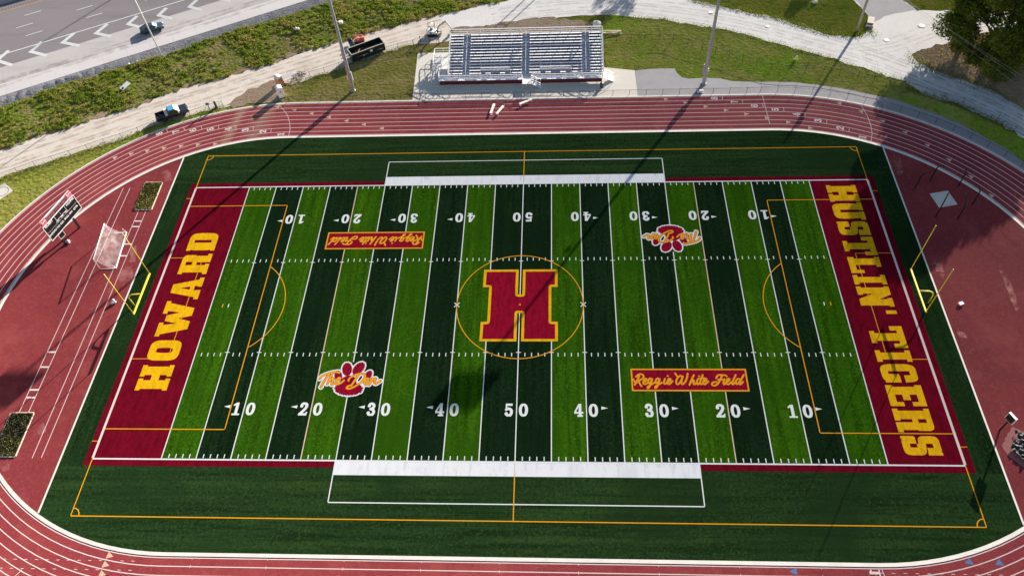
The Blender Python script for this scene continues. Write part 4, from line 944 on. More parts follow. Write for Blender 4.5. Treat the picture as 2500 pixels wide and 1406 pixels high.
part(MB().tube([(p.x, p.y, -.1), (p.x, p.y, 11.5)], [.27, .19], 12), 'pole_shaft', plain('grey_timber', (.30, .28, .27), .8, 0, .2, 2), t)
part(MB().beam((p.x - 1.1, p.y + .2, 10.7), (p.x + 1.1, p.y + .2, 10.7), .12, .14), 'cross_arm', plain('arm_timber', (.26, .22, .18), .8), t)
part(MB().lathe((p.x + .45, p.y, 9.0), [(.24, 0), (.26, .05), (.26, .8), (.18, .9)], 12), 'transformer', 'steel', t)
p = G(394, 135); t = thing('highway_lamp_pole', 'slender white pole on the gravel verge of the highway', 'lamp pole', p)
part(MB().tube([(p.x, p.y, -.1), (p.x, p.y, 14)], [.14, .09], 10), 'pole_shaft', 'whitemetal', t)
part(MB().tube([(p.x, p.y, 13.9), (p.x - .3, p.y + 1.4, 14.4), (p.x - .6, p.y + 2.6, 14.5)], .05, 8).box((p.x - .7, p.y + 2.9, 14.48), (.35, .8, .14), R(12)), 'lamp_arm', 'whitemetal', t)
# posts out of the picture whose long shadows fall across the roads
for x, y, h, lab in ((-75.6, 103.5, 15, 'lamp pole beyond the highway that throws a shadow over the lanes'),):
    t = thing('highway_lamp_pole', lab, 'lamp pole', (x, y, 0)); part(MB().tube([(x, y, -.1), (x, y, h)], [.16, .1], 10), 'pole_shaft', 'whitemetal', t)
t = thing('utility_pole', 'twin timber posts whose two thin shadows cross the road behind the stand', 'utility pole', (13, 98, 0))
for dx in (-.6, .9): part(MB().tube([(13 + dx, 98 + dx * -.6, -.1), (13 + dx, 98 + dx * -.6, 11.5)], [.17, .12], 10), 'pole_shaft', 'black', t)
part(MB().beam((12.2, 98.5, 11), (14.1, 97.4, 11), .14, .14), 'cross_arm', 'black', t)
# overhead wires on the right
def wire(a, b, sag, label):
    a, b = Vector(a), Vector(b); pts = [a.lerp(b, i / 24) - Vector((0, 0, sag * 4 * (i / 24) * (1 - i / 24))) for i in range(25)]
    return tag(part(MB().tube(pts, .014, 5), 'overhead_wire', 'alu_dull', None), label, 'power line', 'overhead wires in front of the trees')
wa, wb_ = G(2190, -12, 9.3), G(2620, 262, 8.8)
wire(wa, wb_, .25, 'uppermost thin overhead wire crossing in front of the dark trees')
wire(G(2180, -25, 8.6), G(2620, 277, 8.2), .3, 'middle thin overhead wire crossing in front of the dark trees')
wire(G(2130, -58, 7.4), G(2620, 303, 7.0), .35, 'lowest thin overhead wire crossing in front of the dark trees')

# ------------------------------------------------------------------ goals
def goalpost(s, label):
    t = thing('goalpost', label, 'goalpost', (s * 57.38, .05, 0), 0, 'yellow football goalposts')
    base = [(s * 57.38, .05, 0), (s * 57.38, .05, 1.7)] + [(s * (57.38 - 1.1 * (1 - math.cos(a))), .05, 1.7 + 1.1 * math.sin(a)) for a in np.linspace(.15, math.pi / 2, 8)] + [(s * 54.98, .05, 2.92)]
    part(MB().tube(base, .095, 14), 'gooseneck_support', 'yellow', t)
    part(MB().beam((s * 54.95, -3.66, 3.05), (s * 54.95, 3.76, 3.05), .19, .19), 'crossbar', 'yellow', t)
    for y in (-3.6, 3.7): part(MB().tube([(s * 54.95, y, 3.1), (s * 54.95, y, 12.2)], .058, 10), 'upright', 'yellow', t)
goalpost(-1, 'yellow gooseneck goalpost behind the HOWARD end zone'); goalpost(1, 'yellow gooseneck goalpost behind the HUSTLIN TIGERS end zone')
# soccer goal
sg = thing('soccer_goal', 'white soccer goal with sagging net on the red apron', 'soccer goal', (-64.2, 10.8, 0))
A, B_, C_, D_ = Vector((-65.95, 14.28, .05)), Vector((-65.1, 7.0, .05)), Vector((-63.55, 14.58, .05)), Vector((-62.72, 7.2, .05))
up = lambda v, h: v + Vector((0, 0, h))
part(MB().tube([A, up(A, 2.44), up(B_, 2.44), B_], .07, 10), 'goal_frame', 'whitemetal', sg)
part(MB().tube([A, C_], .06, 8), 'base_rail', 'whitemetal', sg); part(MB().tube([B_, D_], .06, 8), 'base_rail', 'whitemetal', sg); part(MB().beam(C_, D_, .14, .12), 'rear_bar', 'whitemetal', sg)
for q, k in ((C_, A), (D_, B_)): part(MB().tube([q, up(q.lerp(k, .12), .9), q.lerp(k, .25)], .035, 6), 'net_stay', 'whitemetal', sg)
def net_mat():
    m, n, b = new_mat('white_net'); b.inputs['Base Color'].default_value = (.8, .78, .78, 1)
    tc = n.nodes.new('ShaderNodeTexCoord'); no = n.nodes.new('ShaderNodeTexNoise'); no.inputs['Scale'].default_value = 1.2; n.links.new(tc.outputs['Object'], no.inputs['Vector'])
    mr = n.nodes.new('ShaderNodeMapRange'); mr.inputs[1].default_value = .35; mr.inputs[2].default_value = .7; mr.inputs[3].default_value = .06; mr.inputs[4].default_value = .17; n.links.new(no.outputs['Fac'], mr.inputs[0])
    tr = n.nodes.new('ShaderNodeBsdfTransparent'); mx = n.nodes.new('ShaderNodeMixShader')
    n.links.new(mr.outputs[0], mx.inputs[0]); n.links.new(tr.outputs[0], mx.inputs[1]); n.links.new(b.outputs[0], mx.inputs[2]); n.links.new(mx.outputs[0], n.nodes['Material Output'].inputs[0]); return m
nm_ = net_mat(); net = MB(); NU, NV = 20, 12; vs = []
for j in range(NV + 1):
    f = j / NV
    for i in range(NU + 1):
        e = i / NU; top = up(A, 2.42).lerp(up(B_, 2.42), e); bot = up(C_, .12).lerp(up(D_, .12), e)
        q = top.lerp(bot, f); q.z -= .75 * math.sin(math.pi * f) * (.75 + .25 * math.cos(2 * math.pi * e)); q.z = max(q.z, .1 + .02 * math.sin(i)); vs.append(q)
net.add(vs, [(j * (NU + 1) + i, j * (NU + 1) + i + 1, (j + 1) * (NU + 1) + i + 1, (j + 1) * (NU + 1) + i) for j in range(NV) for i in range(NU)], True)
part(net, 'rear_net', nm_, sg)
for e, k0, q in ((0, A, C_), (NU, B_, D_)):
    col = [vs[j * (NU + 1) + e] for j in range(NV + 1)]; bt = [k0.lerp(q, j / NV) for j in range(NV + 1)]
    part(MB().add(col + bt, [(j, j + 1, NV + 2 + j, NV + 1 + j) for j in range(NV)], True), 'side_net', nm_, sg)

# ------------------------------------------------------------------ scoreboard
def text_mesh(name, s, size, loc, rot, parent, mat, sx=1.0, bold=.0):
    cu = bpy.data.curves.new(name, 'FONT'); cu.body = s; cu.size = size; cu.align_x = 'CENTER'; cu.align_y = 'CENTER'; cu.offset = bold; cu.extrude = .004
    o = bpy.data.objects.new('lettering_source', cu); COL.objects.link(o); bpy.context.view_layer.update()
    me = bpy.data.meshes.new_from_object(o.evaluated_get(bpy.context.evaluated_depsgraph_get())); bpy.data.objects.remove(o)
    m = bpy.data.objects.new(name, me); COL.objects.link(m); me.materials.clear(); me.materials.append(mat)
    m.location = loc; m.rotation_euler = rot; m.scale = (sx, 1, 1); m.parent = parent; return m
M['bright'] = plain('white_lettering', (.80, .80, .80), .6, 0, .03); M['board'] = plain('scoreboard_black', (.010, .010, .013), .45, 0, .2, 1)
M['pink'] = plain('advert_pink_red', (.72, .13, .20), .5, 0, .06); M['signgrey'] = plain('sign_grey', (.30, .29, .32), .5, 0, .1)
M['signred'] = plain('sign_red_lettering', (.55, .12, .17), .5, 0, .05)
sb = thing('scoreboard', 'black scoreboard on two posts with HOME and GUEST panels and red advert corners', 'scoreboard', (-72.52, 12.15, 0), R(73.84))
a0, AW, h0, HH = -1.59, 7.29, 2.71, 2.86
def bx(a, b): return (a0 + a * AW, h0 + b * HH)
for x in (0, 3.6): MB().box((x, .25, 2.7), (.26, .3, 5.5)).build('support_post', M['black'], sb)
pan = MB().box((a0 + AW / 2, 0, h0 + HH / 2), (AW, .28, HH)).build('score_panel', M['board'], sb)
fr = MB()
for a, b, c, d in ((0, 0, 1, 0), (0, 1, 1, 1), (0, 0, 0, 1), (1, 0, 1, 1)):
    (x0, y0), (x1, y1) = bx(a, b), bx(c, d); fr.beam((x0, -.13, y0), (x1, -.13, y1), .09, .09)
(cx0, cy0), (cx1, cy1) = bx(.352, .66), bx(.678, .975)
for p_, q_ in (((cx0, cy0), (cx1, cy0)), ((cx0, cy0), (cx0, cy1)), ((cx1, cy0), (cx1, cy1))): fr.beam((p_[0], -.15, p_[1]), (q_[0], -.15, q_[1]), .06, .05)
(x0, y0), (x1, y1) = bx(.02, .52), bx(.98, .52); fr.beam((x0, -.145, y0), (x1, -.145, y1), .012, .02)
fr.build('panel_trim', M['bright'], pan)
RT = (R(90), 0, 0)
for s_, a, b, sz in (('HOME', .85, .865, .56), ('GUEST', .165, .905, .52), ('DOWN', .125, .32, .44), ('TO GO', .365, .32, .44), ('BALL ON', .64, .33, .42), ('QTR.', .885, .32, .44), (':', .515, .83, .5), ('T.O.L.', .366, .585, .24), ('POSS', .514, .605, .20), ('T.O.L.', .662, .585, .24)):
    x, y = bx(a, b); text_mesh('panel_lettering', s_, sz, (x, -.152, y), RT, pan, M['bright'], 1.12 if len(s_) > 1 else 1, .014)
(x0, y0), (x1, y1) = bx(.205, 1.03), bx(.835, 1.33)
sgn = MB().box(((x0 + x1) / 2, 0, (y0 + y1) / 2), (x1 - x0, .2, y1 - y0)).build('name_sign', M['signgrey'], sb)
MB().box(((x0 + x1) / 2, -.105, (y0 + y1) / 2 - .05), (x1 - x0 - .14, .01, .62)).build('sign_face', M['board'], sgn)
text_mesh('sign_lettering', 'REGGIE WHITE FIELD', .47, ((x0 + x1) / 2, -.118, (y0 + y1) / 2 - .05), RT, sgn, M['signred'], .97, .012)
fr = MB().beam((x0 - 1.2, -.02, y1 + .1), (x1 + 1.1, -.02, y1 + .1), .1, .14).build('top_truss', M['bright'], sb)
for c in (.095, .92):
    (x0, y0), _ = bx(c, 1.02), 0
    ad = MB().box((x0, 0, y0 + .52), (1.16, .2, 1.02)).build('advert_panel', M['pink'], sb)
    wv = MB(); wv.tube([(x0 - .42 + .84 * i / 20, -.125, y0 + .5 + .13 * math.sin(i * 1.25) + .01 * i) for i in range(21)], .035, 6); wv.tube([(x0 - .45, -.125, y0 + .25), (x0 - .38, -.125, y0 + .78), (x0 - .25, -.125, y0 + .72)], .04, 6)
    wv.build('advert_script', M['bright'], ad)
(x0, y0), (x1, y1) = bx(.175, -.385), bx(.322, -.045)
sub = MB().box(((x0 + x1) / 2, 0, (y0 + y1) / 2), (x1 - x0, .2, y1 - y0)).build('play_clock', M['board'], sb)
fr = MB()
for p_, q_ in (((x0, y0), (x1, y0)), ((x0, y1), (x1, y1)), ((x0, y0), (x0, y1)), ((x1, y0), (x1, y1))): fr.beam((p_[0], -.1, p_[1]), (q_[0], -.1, q_[1]), .05, .05)
fr.build('clock_trim', M['bright'], sub)
# play clock post at the other end
pc = thing('play_clock_post', 'play clock box on a black post at the lower right edge of the field', 'play clock', (60.5, -19.6, 0), R(205))
MB().tube([(0, 0, 0), (0, 0, 3.0)], .12, 12).build('support_post', M['black'], pc)
MB().box((.05, 0, 3.2), (.32, 1.15, 1.25)).build('clock_housing', M['bright'], pc, False, .02)
MB().box((.215, 0, 3.2), (.012, 1.0, 1.1)).build('clock_face', M['board'], pc)
MB().box((-.16, .1, 3.1), (.2, .25, .3)).build('horn_box', plain('dark_purple', (.10, .04, .08), .6), pc)
MB().box((-.16, 0, 1.5), (.12, .16, .3)).build('control_box', M['whitemetal'], pc)

# ------------------------------------------------------------------ discus cage, pits, benches
cg = thing('discus_cage', 'ring of curved black poles round the discus circle', 'throwing cage', (65.4, 19.95, 0))
for x, y in ((61.64, 22.28), (64.47, 23.98), (68.43, 22.73), (69.29, 18.72), (66.29, 15.95), (63.06, 16.23)):
    d = (Vector((65.4, 19.95, 0)) - Vector((x, y, 0))).normalized()
    pts = [Vector((x, y, -.02)), Vector((x, y, 1.6)), Vector((x, y, 2.4))] + [Vector((x, y, 2.4)) + d * 1.5 * (1 - math.cos(a)) + Vector((0, 0, 1.9 * math.sin(a))) for a in np.linspace(.2, 1.35, 8)]
    part(MB().tube(pts, .09, 10), 'cage_pole', 'black', cg)
pad = MB().sheet([(63.59, 21.14), (64.17, 18.15), (67.12, 18.8), (66.53, 21.75)], .018)
struct(pad, 'throwing_circle_pavement', M['concrete'], 'pale square concrete pad of the discus circle')
rg = MB(); rg.band(arcpts(65.33, 19.95, 1.24, 0, 360, 49), arcpts(65.33, 19.95, 1.31, 0, 360, 49), .024); struct(rg, 'throwing_circle_marking', M['alu_dull'], 'metal ring of the discus circle').__setitem__('kind', 'structure')
rg = MB(); c_ = G(4, 468); rg.band(arcpts(c_.x, c_.y, 1.05, 0, 360, 49), arcpts(c_.x, c_.y, 1.13, 0, 360, 49), -.02); struct(rg, 'throwing_circle_marking', M['black'], 'dark ring of the throwing circle at the left edge').__setitem__('kind', 'structure')
def leaf_mat(name, cols, rough=.75, trans=.0):
    m, n, b = new_mat(name); b.inputs['Roughness'].default_value = rough; b.inputs['Specular IOR Level'].default_value = .2
    ge = n.nodes.new('ShaderNodeNewGeometry'); cr = n.nodes.new('ShaderNodeValToRGB'); cr.color_ramp.interpolation = 'LINEAR'
    el = cr.color_ramp.elements; el[0].color = (*cols[0], 1); el[1].color = (*cols[-1], 1)
    for i, c in enumerate(cols[1:-1]): e = el.new((i + 1) / (len(cols) - 1)); e.color = (*c, 1)
    tc = n.nodes.new('ShaderNodeTexCoord'); no = n.nodes.new('ShaderNodeTexNoise'); no.inputs['Scale'].default_value = .22; no.inputs['Detail'].default_value = 3; n.links.new(tc.outputs['Object'], no.inputs['Vector'])
    ad = n.nodes.new('ShaderNodeMath'); ad.operation = 'MULTIPLY_ADD'; ad.inputs[1].default_value = .45; n.links.new(ge.outputs['Random Per Island'], ad.inputs[0])
    mr = n.nodes.new('ShaderNodeMapRange'); mr.inputs[1].default_value = .3; mr.inputs[2].default_value = .7; mr.inputs[4].default_value = .55; n.links.new(no.outputs['Fac'], mr.inputs[0])
    n.links.new(mr.outputs[0], ad.inputs[2]); n.links.new(ad.outputs[0], cr.inputs[0]); n.links.new(cr.outputs[0], b.inputs['Base Color'])
    if trans:
        tr = n.nodes.new('ShaderNodeBsdfTranslucent'); n.links.new(cr.outputs[0], tr.inputs[0]); mx = n.nodes.new('ShaderNodeMixShader'); mx.inputs[0].default_value = trans
        n.links.new(b.outputs[0], mx.inputs[1]); n.links.new(tr.outputs[0], mx.inputs[2]); n.links.new(mx.outputs[0], n.nodes['Material Output'].inputs[0])
    return m
def leaves(name, pts, size, mat, parent=None, up=.0, seed=1):
    """a leaf-sized bent quad at every point"""
    g = np.random.default_rng(seed); n = len(pts); pts = np.asarray(pts, float)
    d = g.normal(size=(n, 3)); d[:, 2] = np.abs(d[:, 2]) * (1 + up) if up else d[:, 2]; d /= np.linalg.norm(d, axis=1)[:, None]
    e = np.cross(d, g.normal(size=(n, 3))); e /= np.linalg.norm(e, axis=1)[:, None]
    sz = size * g.uniform(.6, 1.35, n)[:, None]
    v = np.stack([pts, pts + d * sz * .5 + e * sz * .32, pts + d * sz, pts + d * sz * .5 - e * sz * .32], 1).reshape(-1, 3)
    if parent is not None: v = v - np.array(parent.location)
    me = bpy.data.meshes.new(name); me.vertices.add(4 * n); me.vertices.foreach_set('co', v.astype(np.float32).ravel())
    me.loops.add(4 * n); me.loops.foreach_set('vertex_index', np.arange(4 * n, dtype=np.int32)); me.polygons.add(n)
    me.polygons.foreach_set('loop_start', np.arange(0, 4 * n, 4, dtype=np.int32)); me.polygons.foreach_set('loop_total', np.full(n, 4, np.int32)); me.update(calc_edges=True)
    me.materials.append(mat); o = bpy.data.objects.new(name, me); COL.objects.link(o)
    if parent is not None: o.parent = parent
    return o
def inside(poly, x, y):
    m = np.zeros(x.shape, bool); n = len(poly)
    for i in range(n):
        (x0, y0), (x1, y1) = poly[i][:2], poly[(i + 1) % n][:2]
        if y0 == y1: continue
        m ^= ((y0 > y) != (y1 > y)) & (x < (x1 - x0) * (y - y0) / (y1 - y0) + x0)
    return m
M['weed'] = leaf_mat('weed_leaves', [(.06, .09, .010), (.13, .20, .016), (.24, .29, .03), (.36, .28, .10), (.22, .15, .07)], trans=.3)
M['pitweed'] = leaf_mat('pit_weeds', [(.05, .05, .02), (.14, .13, .035), (.27, .24, .06), (.33, .28, .12)], trans=.1)
M['pitdark'] = leaf_mat('pit_dark_weeds', [(.02, .02, .014), (.055, .055, .03), (.13, .12, .04), (.24, .21, .07)], trans=.1)
for cs_, lab, sd_, ground_c in (([(-64.08, 25.77), (-61.07, 25.72), (-60.98, 19.42), (-63.91, 19.46)], 'long jump pit overgrown with pale yellow weeds at the far end of its runway', 3, (.16, .13, .05)), ([(-68.7, -17.86), (-65.45, -17.78), (-65.31, -24.24), (-68.55, -24.26)], 'long jump pit overgrown with dark weeds at the near left edge', 4, (.07, .065, .035))):
    c = sum((Vector(q) for q in cs_), Vector((0, 0))) / 4
    t = thing('long_jump_pit', lab, 'sand pit', (c.x, c.y, 0), 0, 'long jump pits')
    part(MB().sheet(cs_, .03), 'pit_soil', ground_mat('pit_soil_' + str(sd_), [(tuple(x * .4 for x in ground_c), 1.5, .45, .7, (1, 1, 1), 6)], ground_c, bump=1, bscale=3, bdist=.3), t)
    fb = MB(); n4 = len(cs_)
    for i in range(4):
        a, b = Vector((*cs_[i], .05)), Vector((*cs_[(i + 1) % 4], .05)); d = (b - a).normalized(); fb.beam(a + d * .08, b - d * .08, .14, .10)
    part(fb, 'pit_edging', plain('pit_edging_' + str(sd_), (.62, .54, .44), .8, 0, .3, 2), t)
    g = np.random.default_rng(sd_); x0, x1 = min(q[0] for q in cs_) + .1, max(q[0] for q in cs_) - .1; y0, y1 = min(q[1] for q in cs_) + .1, max(q[1] for q in cs_) - .1
    n = 4200; P = np.stack([g.uniform(x0, x1, n), g.uniform(y0, y1, n), g.uniform(.03, .10, n)], 1); P = P[inside(cs_, P[:, 0], P[:, 1])]
    leaves('pit_weeds', P, .19, M['pitweed' if sd_ == 3 else 'pitdark'], t, .5, sd_)
def bench(p, q, z, label):
    p, q = Vector(p), Vector(q); d = (q - p); L = d.length; c = (p + q) / 2
    t = thing('player_bench', label, 'bench', (c.x, c.y, 0), math.atan2(d.y, d.x), 'portable benches on the track')
    MB().box((0, 0, .44), (L, .46, .05)).build('seat', M['benchseat'], t, False, .01)
    for s in (-1, 1):
        lg = MB()
        for y in (-.17, .17): lg.beam((s * (L / 2 - .3), y, .42), (s * (L / 2 - .12), y * 1.3, .01), .05, .05)
        lg.beam((s * (L / 2 - .12), -.26, .03), (s * (L / 2 - .12), .26, .03), .06, .05); lg.build('leg', M['alu'], t)
    MB().beam((-L / 2 + .25, 0, .2), (L / 2 - .25, 0, .2), .04, .04).build('stretcher', M['alu'], t)
M['benchseat'] = plain('bench_plank', (.72, .66, .60), .5, .1, .08)
bench((-5.68, 44.03), (-6.15, 41.43), .43, 'steepest of the two aluminium benches standing side by side on the track')
bench((-3.98, 43.45), (-5.1, 41.3), .43, 'slanting bench right beside the steeper one on the red track')
bench((-1.13, 43.85), (1.0, 45.1), .43, 'aluminium bench alone at the track edge below the stand stairs')

# ------------------------------------------------------------------ vehicles
def frustum(mb, b, t, z0, z1):
    """b, t = (x0, x1, half width) of the lower and upper rectangle"""
    vs = [(b[0], -b[2], z0), (b[1], -b[2], z0), (b[1], b[2], z0), (b[0], b[2], z0), (t[0], -t[2], z1), (t[1], -t[2], z1), (t[1], t[2], z1), (t[0], t[2], z1)]
    return mb.add(vs, [(3, 2, 1, 0), (4, 5, 6, 7), (0, 1, 5, 4), (1, 2, 6, 5), (2, 3, 7, 6), (3, 0, 4, 7)])
def wheels(t, xs, y, r, wd, rimcol):
    for x in xs:
        for s in (-1, 1):
            w_ = bpy.data.objects.new('wheel', None); COL.objects.link(w_); w_.parent = t; w_.location = (x, s * y, r); w_.empty_display_size = .2
            MB().lathe((0, 0, 0), [(r * .62, -wd / 2), (r * .95, -wd / 2), (r, -wd / 4), (r, wd / 4), (r * .95, wd / 2), (r * .62, wd / 2)], 20, 'y').build('tyre', M['rubber'], w_)
            rm = MB().lathe((0, 0, 0), [(r * .18, s * (wd / 2 - .02)), (r * .6, s * (wd / 2 + .005)), (r * .63, s * (wd / 2 - .06))], 20, 'y')
            rm.build('rim', rimcol, w_)
def carbody(mb, prof, w_, tumble=.06):
    """side profile (x, z) lofted across the width with rounded flanks"""
    n = len(prof); vs = []; fs = []
    ys = [(-w_, .90), (-w_ * .97, 1), (w_ * .97, 1), (w_, .90)]
    zmin = min(z for _, z in prof)
    for y, k in ys:
        vs += [(x * (1 - .012 * (abs(y) >= w_)), y, zmin + (z - zmin) * k) for x, z in prof]
    for j in range(3):
        for i in range(n): fs.append((j * n + i, j * n + (i + 1) % n, (j + 1) * n + (i + 1) % n, (j + 1) * n + i))
    tri = tessellate_polygon([[Vector((x, z, 0)) for x, z in prof]])
    fs += [tuple(q) for q in tri] + [tuple(3 * n + i for i in q[::-1]) for q in tri]
    mb.add(vs, fs); return mb
M['carpaint'] = plain('dark_blue_grey_paint', (.045, .062, .095), .3, .2, .05, 1, .5, .6)
M['rimgrey'] = plain('alloy_rim', (.28, .28, .30), .4, .6, .1)
M['lamp'] = plain('headlamp_glass', (.75, .78, .80), .15, 0, .05, 1, .8); M['tail'] = plain('tail_lamp', (.25, .01, .01), .25)
M['truckpaint'] = plain('navy_truck_paint', (.020, .022, .035), .25, .3, .05, 1, .7, .8)
pr, pf = Vector((-77.6, 68.16)), Vector((-75.08, 69.34)); hd = (pf - pr).normalized(); c = (pr + pf) / 2 + Vector((-hd.y, hd.x)) * .78
car = thing('parked_car', 'dark blue grey sedan on the pale highway shoulder', 'car', (c.x, c.y, -.05), math.atan2(hd.y, hd.x))
prof = [(-2.3, .28), (2.22, .26), (2.38, .45), (2.34, .68), (1.95, .80), (1.0, .92), (-1.55, .98), (-2.25, .95), (-2.38, .72), (-2.36, .42)]
carbody(MB(), prof, .90).build('body', M['carpaint'], car, False, .06)
g = MB(); frustum(g, (-1.95, 1.15, .80), (-1.0, .32, .60), .90, 1.42); g.build('window_glass', M['glass'], car, False, .03)
rf = MB(); frustum(rf, (-1.02, .36, .63), (-.92, .26, .58), 1.40, 1.455)
rf.build('roof', M['carpaint'], car, False, .02)
pl = MB()
for s in (-1, 1):
    pl.beam((1.15, s * .80, .91), (.33, s * .61, 1.42), .07, .06); pl.beam((-1.95, s * .80, .91), (-1.0, s * .61, 1.42), .10, .06); pl.beam((-.35, s * .805, .91), (-.35, s * .615, 1.42), .07, .04)
pl.build('pillar_frame', M['carpaint'], car)
for s in (-1, 1):
    MB().box((2.2, s * .62, .66), (.3, .42, .14), s * R(-14)).build('headlight', M['lamp'], car, False, .03); MB().box((-2.3, s * .66, .76), (.16, .36, .16)).build('taillight', M['tail'], car, False, .03)
    MB().box((.85, s * .97, .98), (.16, .2, .12)).build('mirror', M['lamp'] if s < 0 else M['carpaint'], car, False, .03)
M['screen'] = plain('windscreen_painted_reflection', (.34, .44, .48), .1, 0, .04, 1, .8)  # glass made paler, sky reflection painted into its colour
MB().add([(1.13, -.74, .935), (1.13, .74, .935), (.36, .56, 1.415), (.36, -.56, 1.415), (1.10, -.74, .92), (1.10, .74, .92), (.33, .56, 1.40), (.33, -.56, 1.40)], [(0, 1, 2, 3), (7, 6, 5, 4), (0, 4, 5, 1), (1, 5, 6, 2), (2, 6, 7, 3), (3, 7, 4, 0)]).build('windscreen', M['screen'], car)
wheels(car, (-1.39, 1.39), .80, .33, .22, M['rimgrey'])
pr, pf = Vector((-65.36, 41.25)), Vector((-62.32, 42.97)); hd = (pf - pr).normalized(); c = (pr + pf) / 2 + Vector((-hd.y, hd.x)) * .82
tk = thing('pickup_truck', 'navy pickup truck with a white toolbox behind its cab on the dirt road', 'pickup truck', (c.x, c.y, -.05), math.atan2(hd.y, hd.x))
prof = [(-.75, .42), (2.55, .40), (2.78, .55), (2.78, 1.0), (2.6, 1.10), (1.0, 1.16), (-.75, 1.18)]
carbody(MB(), prof, .99).build('body', M['truckpaint'], tk, False, .06)
bd = MB(); bd.box((-1.85, 0, .62), (2.2, 1.7, .1))
for s in (-1, 1): bd.box((-1.85, s * .93, .84), (2.2, .12, .7))
bd.box((-2.9, 0, .84), (.1, 1.98, .68)); bd.box((-.8, 0, .84), (.08, 1.74, .6)); bd.build('cargo_bed', M['truckpaint'], tk, False, .025)
MB().box((-3.02, 0, .46), (.16, 1.8, .2)).build('rear_bumper', M['steel'], tk, False, .03); MB().box((2.86, 0, .52), (.16, 1.9, .24)).build('front_bumper', M['steel'], tk, False, .04)
g = MB(); frustum(g, (-.72, 1.28, .92), (-.55, .55, .72), 1.15, 1.82); g.build('window_glass', M['glass'], tk, False, .03)
rf = MB(); frustum(rf, (-.60, .60, .76), (-.5, .48, .68), 1.80, 1.88); rf.build('roof', plain('navy_roof_painted_reflection', (.09, .32, .62), .2, .1, .03, 1, .8, 1), tk, False, .03)  # navy cab: the blue reflection on its roof is put into the base colour
pl = MB()
for s in (-1, 1):
    pl.beam((1.28, s * .92, 1.16), (.56, s * .73, 1.81), .08, .06); pl.beam((-.72, s * .92, 1.16), (-.55, s * .73, 1.81), .12, .06); pl.beam((.2, s * .925, 1.16), (.1, s * .735, 1.81), .08, .04)
    MB().box((2.74, s * .78, .92), (.14, .34, .2)).build('headlight', M['lamp'], tk, False, .03); MB().box((-2.93, s * .88, .95), (.08, .18, .3)).build('taillight', M['tail'], tk, False, .02); MB().box((1.05, s * 1.1, 1.22), (.14, .24, .2)).build('mirror', M['bright'], tk, False, .03)
pl.build('pillar_frame', M['truckpaint'], tk)
MB().add([(1.29, -.84, 1.19), (1.29, .84, 1.19), (.58, .68, 1.83), (.58, -.68, 1.83), (1.26, -.84, 1.17), (1.26, .84, 1.17), (.55, .68, 1.81), (.55, -.68, 1.81)], [(0, 1, 2, 3), (7, 6, 5, 4), (0, 4, 5, 1), (1, 5, 6, 2), (2, 6, 7, 3), (3, 7, 4, 0)]).build('windscreen', plain('windscreen_painted_sky', (.70, .75, .76), .15, 0, .04, 1, .6), tk)  # near-white screen colour stands in for the sky reflected in the glass
tb = MB().box((-1.05, 0, 1.2), (.5, 1.86, .34)); tb.build('toolbox', M['bright'], tk, False, .03)
dm = MB()
for i in range(9): dm.box((-1.5 - .15 * i, random.uniform(-.6, .6), .78), (random.uniform(.2, .6), random.uniform(.1, .4), .2), random.uniform(0, 3))
dm.build('bed_load', plain('dusty_tools', (.10, .085, .085), .8, 0, .5, 4), tk)
wheels(tk, (-1.74, 1.74), .86, .40, .27, M['rimgrey'])

# ------------------------------------------------------------------ dumpster, loader, excavator
b0, b1 = Vector((-33.3, 57.27)), Vector((-27.48, 60.87)); hd = (b1 - b0).normalized(); Ld = (b1 - b0).length; c = (b0 + b1) / 2 + Vector((-hd.y, hd.x)) * 1.17
dp = thing('roll_off_dumpster', 'long open dark dumpster full of soil and boards beside the fence', 'dumpster', (c.x, c.y, -.05), math.atan2(hd.y, hd.x))
M['dump'] = plain('black_green_dumpster', (.012, .022, .024), .45, .1, .3, 1.5)
w_ = MB(); Wd, Hd = 2.34, 1.8
for s in (-1, 1): w_.box((0, s * (Wd / 2 - .03), Hd / 2 + .1), (Ld, .06, Hd - .2)); w_.box((s * (Ld / 2 - .03), 0, Hd / 2 + .1), (.06, Wd - .12, Hd - .2))
w_.box((0, 0, .22), (Ld - .12, Wd - .12, .08))
for s in (-1, 1):
    for i in range(9): w_.box((-Ld / 2 + .3 + i * (Ld - .6) / 8, s * (Wd / 2 + .04), .95), (.1, .09, 1.5))
    w_.beam((-Ld / 2, s * .55, .1), (Ld / 2, s * .55, .1), .14, .2)
w_.build('container_shell', M['dump'], dp)
rm = MB()
for s in (-1, 1): rm.beam((-Ld / 2, s * (Wd / 2 - .03), Hd), (Ld / 2, s * (Wd / 2 - .03), Hd), .13, .09); rm.beam((s * (Ld / 2 - .03), -Wd / 2 + .1, Hd - .002), (s * (Ld / 2 - .03), Wd / 2 - .1, Hd - .002), .13, .09)
rm.build('top_rim', plain('worn_rim', (.45, .44, .38), .6, .2, .3, 3), dp)
MB().beam((Ld / 2 + .12, -.2, 1.5), (Ld / 2 + .12, .5, 1.5), .12, .16).build('winch_hook', M['black'], dp)
MB().box((.55, -Wd / 2 - .1, 1.28), (.5, .02, .5)).build('notice_plate', M['bright'], dp); MB().box((-1.1, -Wd / 2 - .1, .75), (.16, .02, .16)).build('reflector_plate', M['bright'], dp)
sl_ = MB(); nx, ny = 34, 12; vs = []
for j in range(ny + 1):
    for i in range(nx + 1):
        x, y = -Ld / 2 + .1 + (Ld - .2) * i / nx, -Wd / 2 + .1 + (Wd - .2) * j / ny
        z = .62 + .55 * math.exp(-((x - 1.0) / 1.5) ** 2 - ((y + .2) / .8) ** 2) + .22 * math.sin(x * 3.1 + y) * math.sin(y * 2.7) + random.uniform(-.06, .06); vs.append((x, y, z))
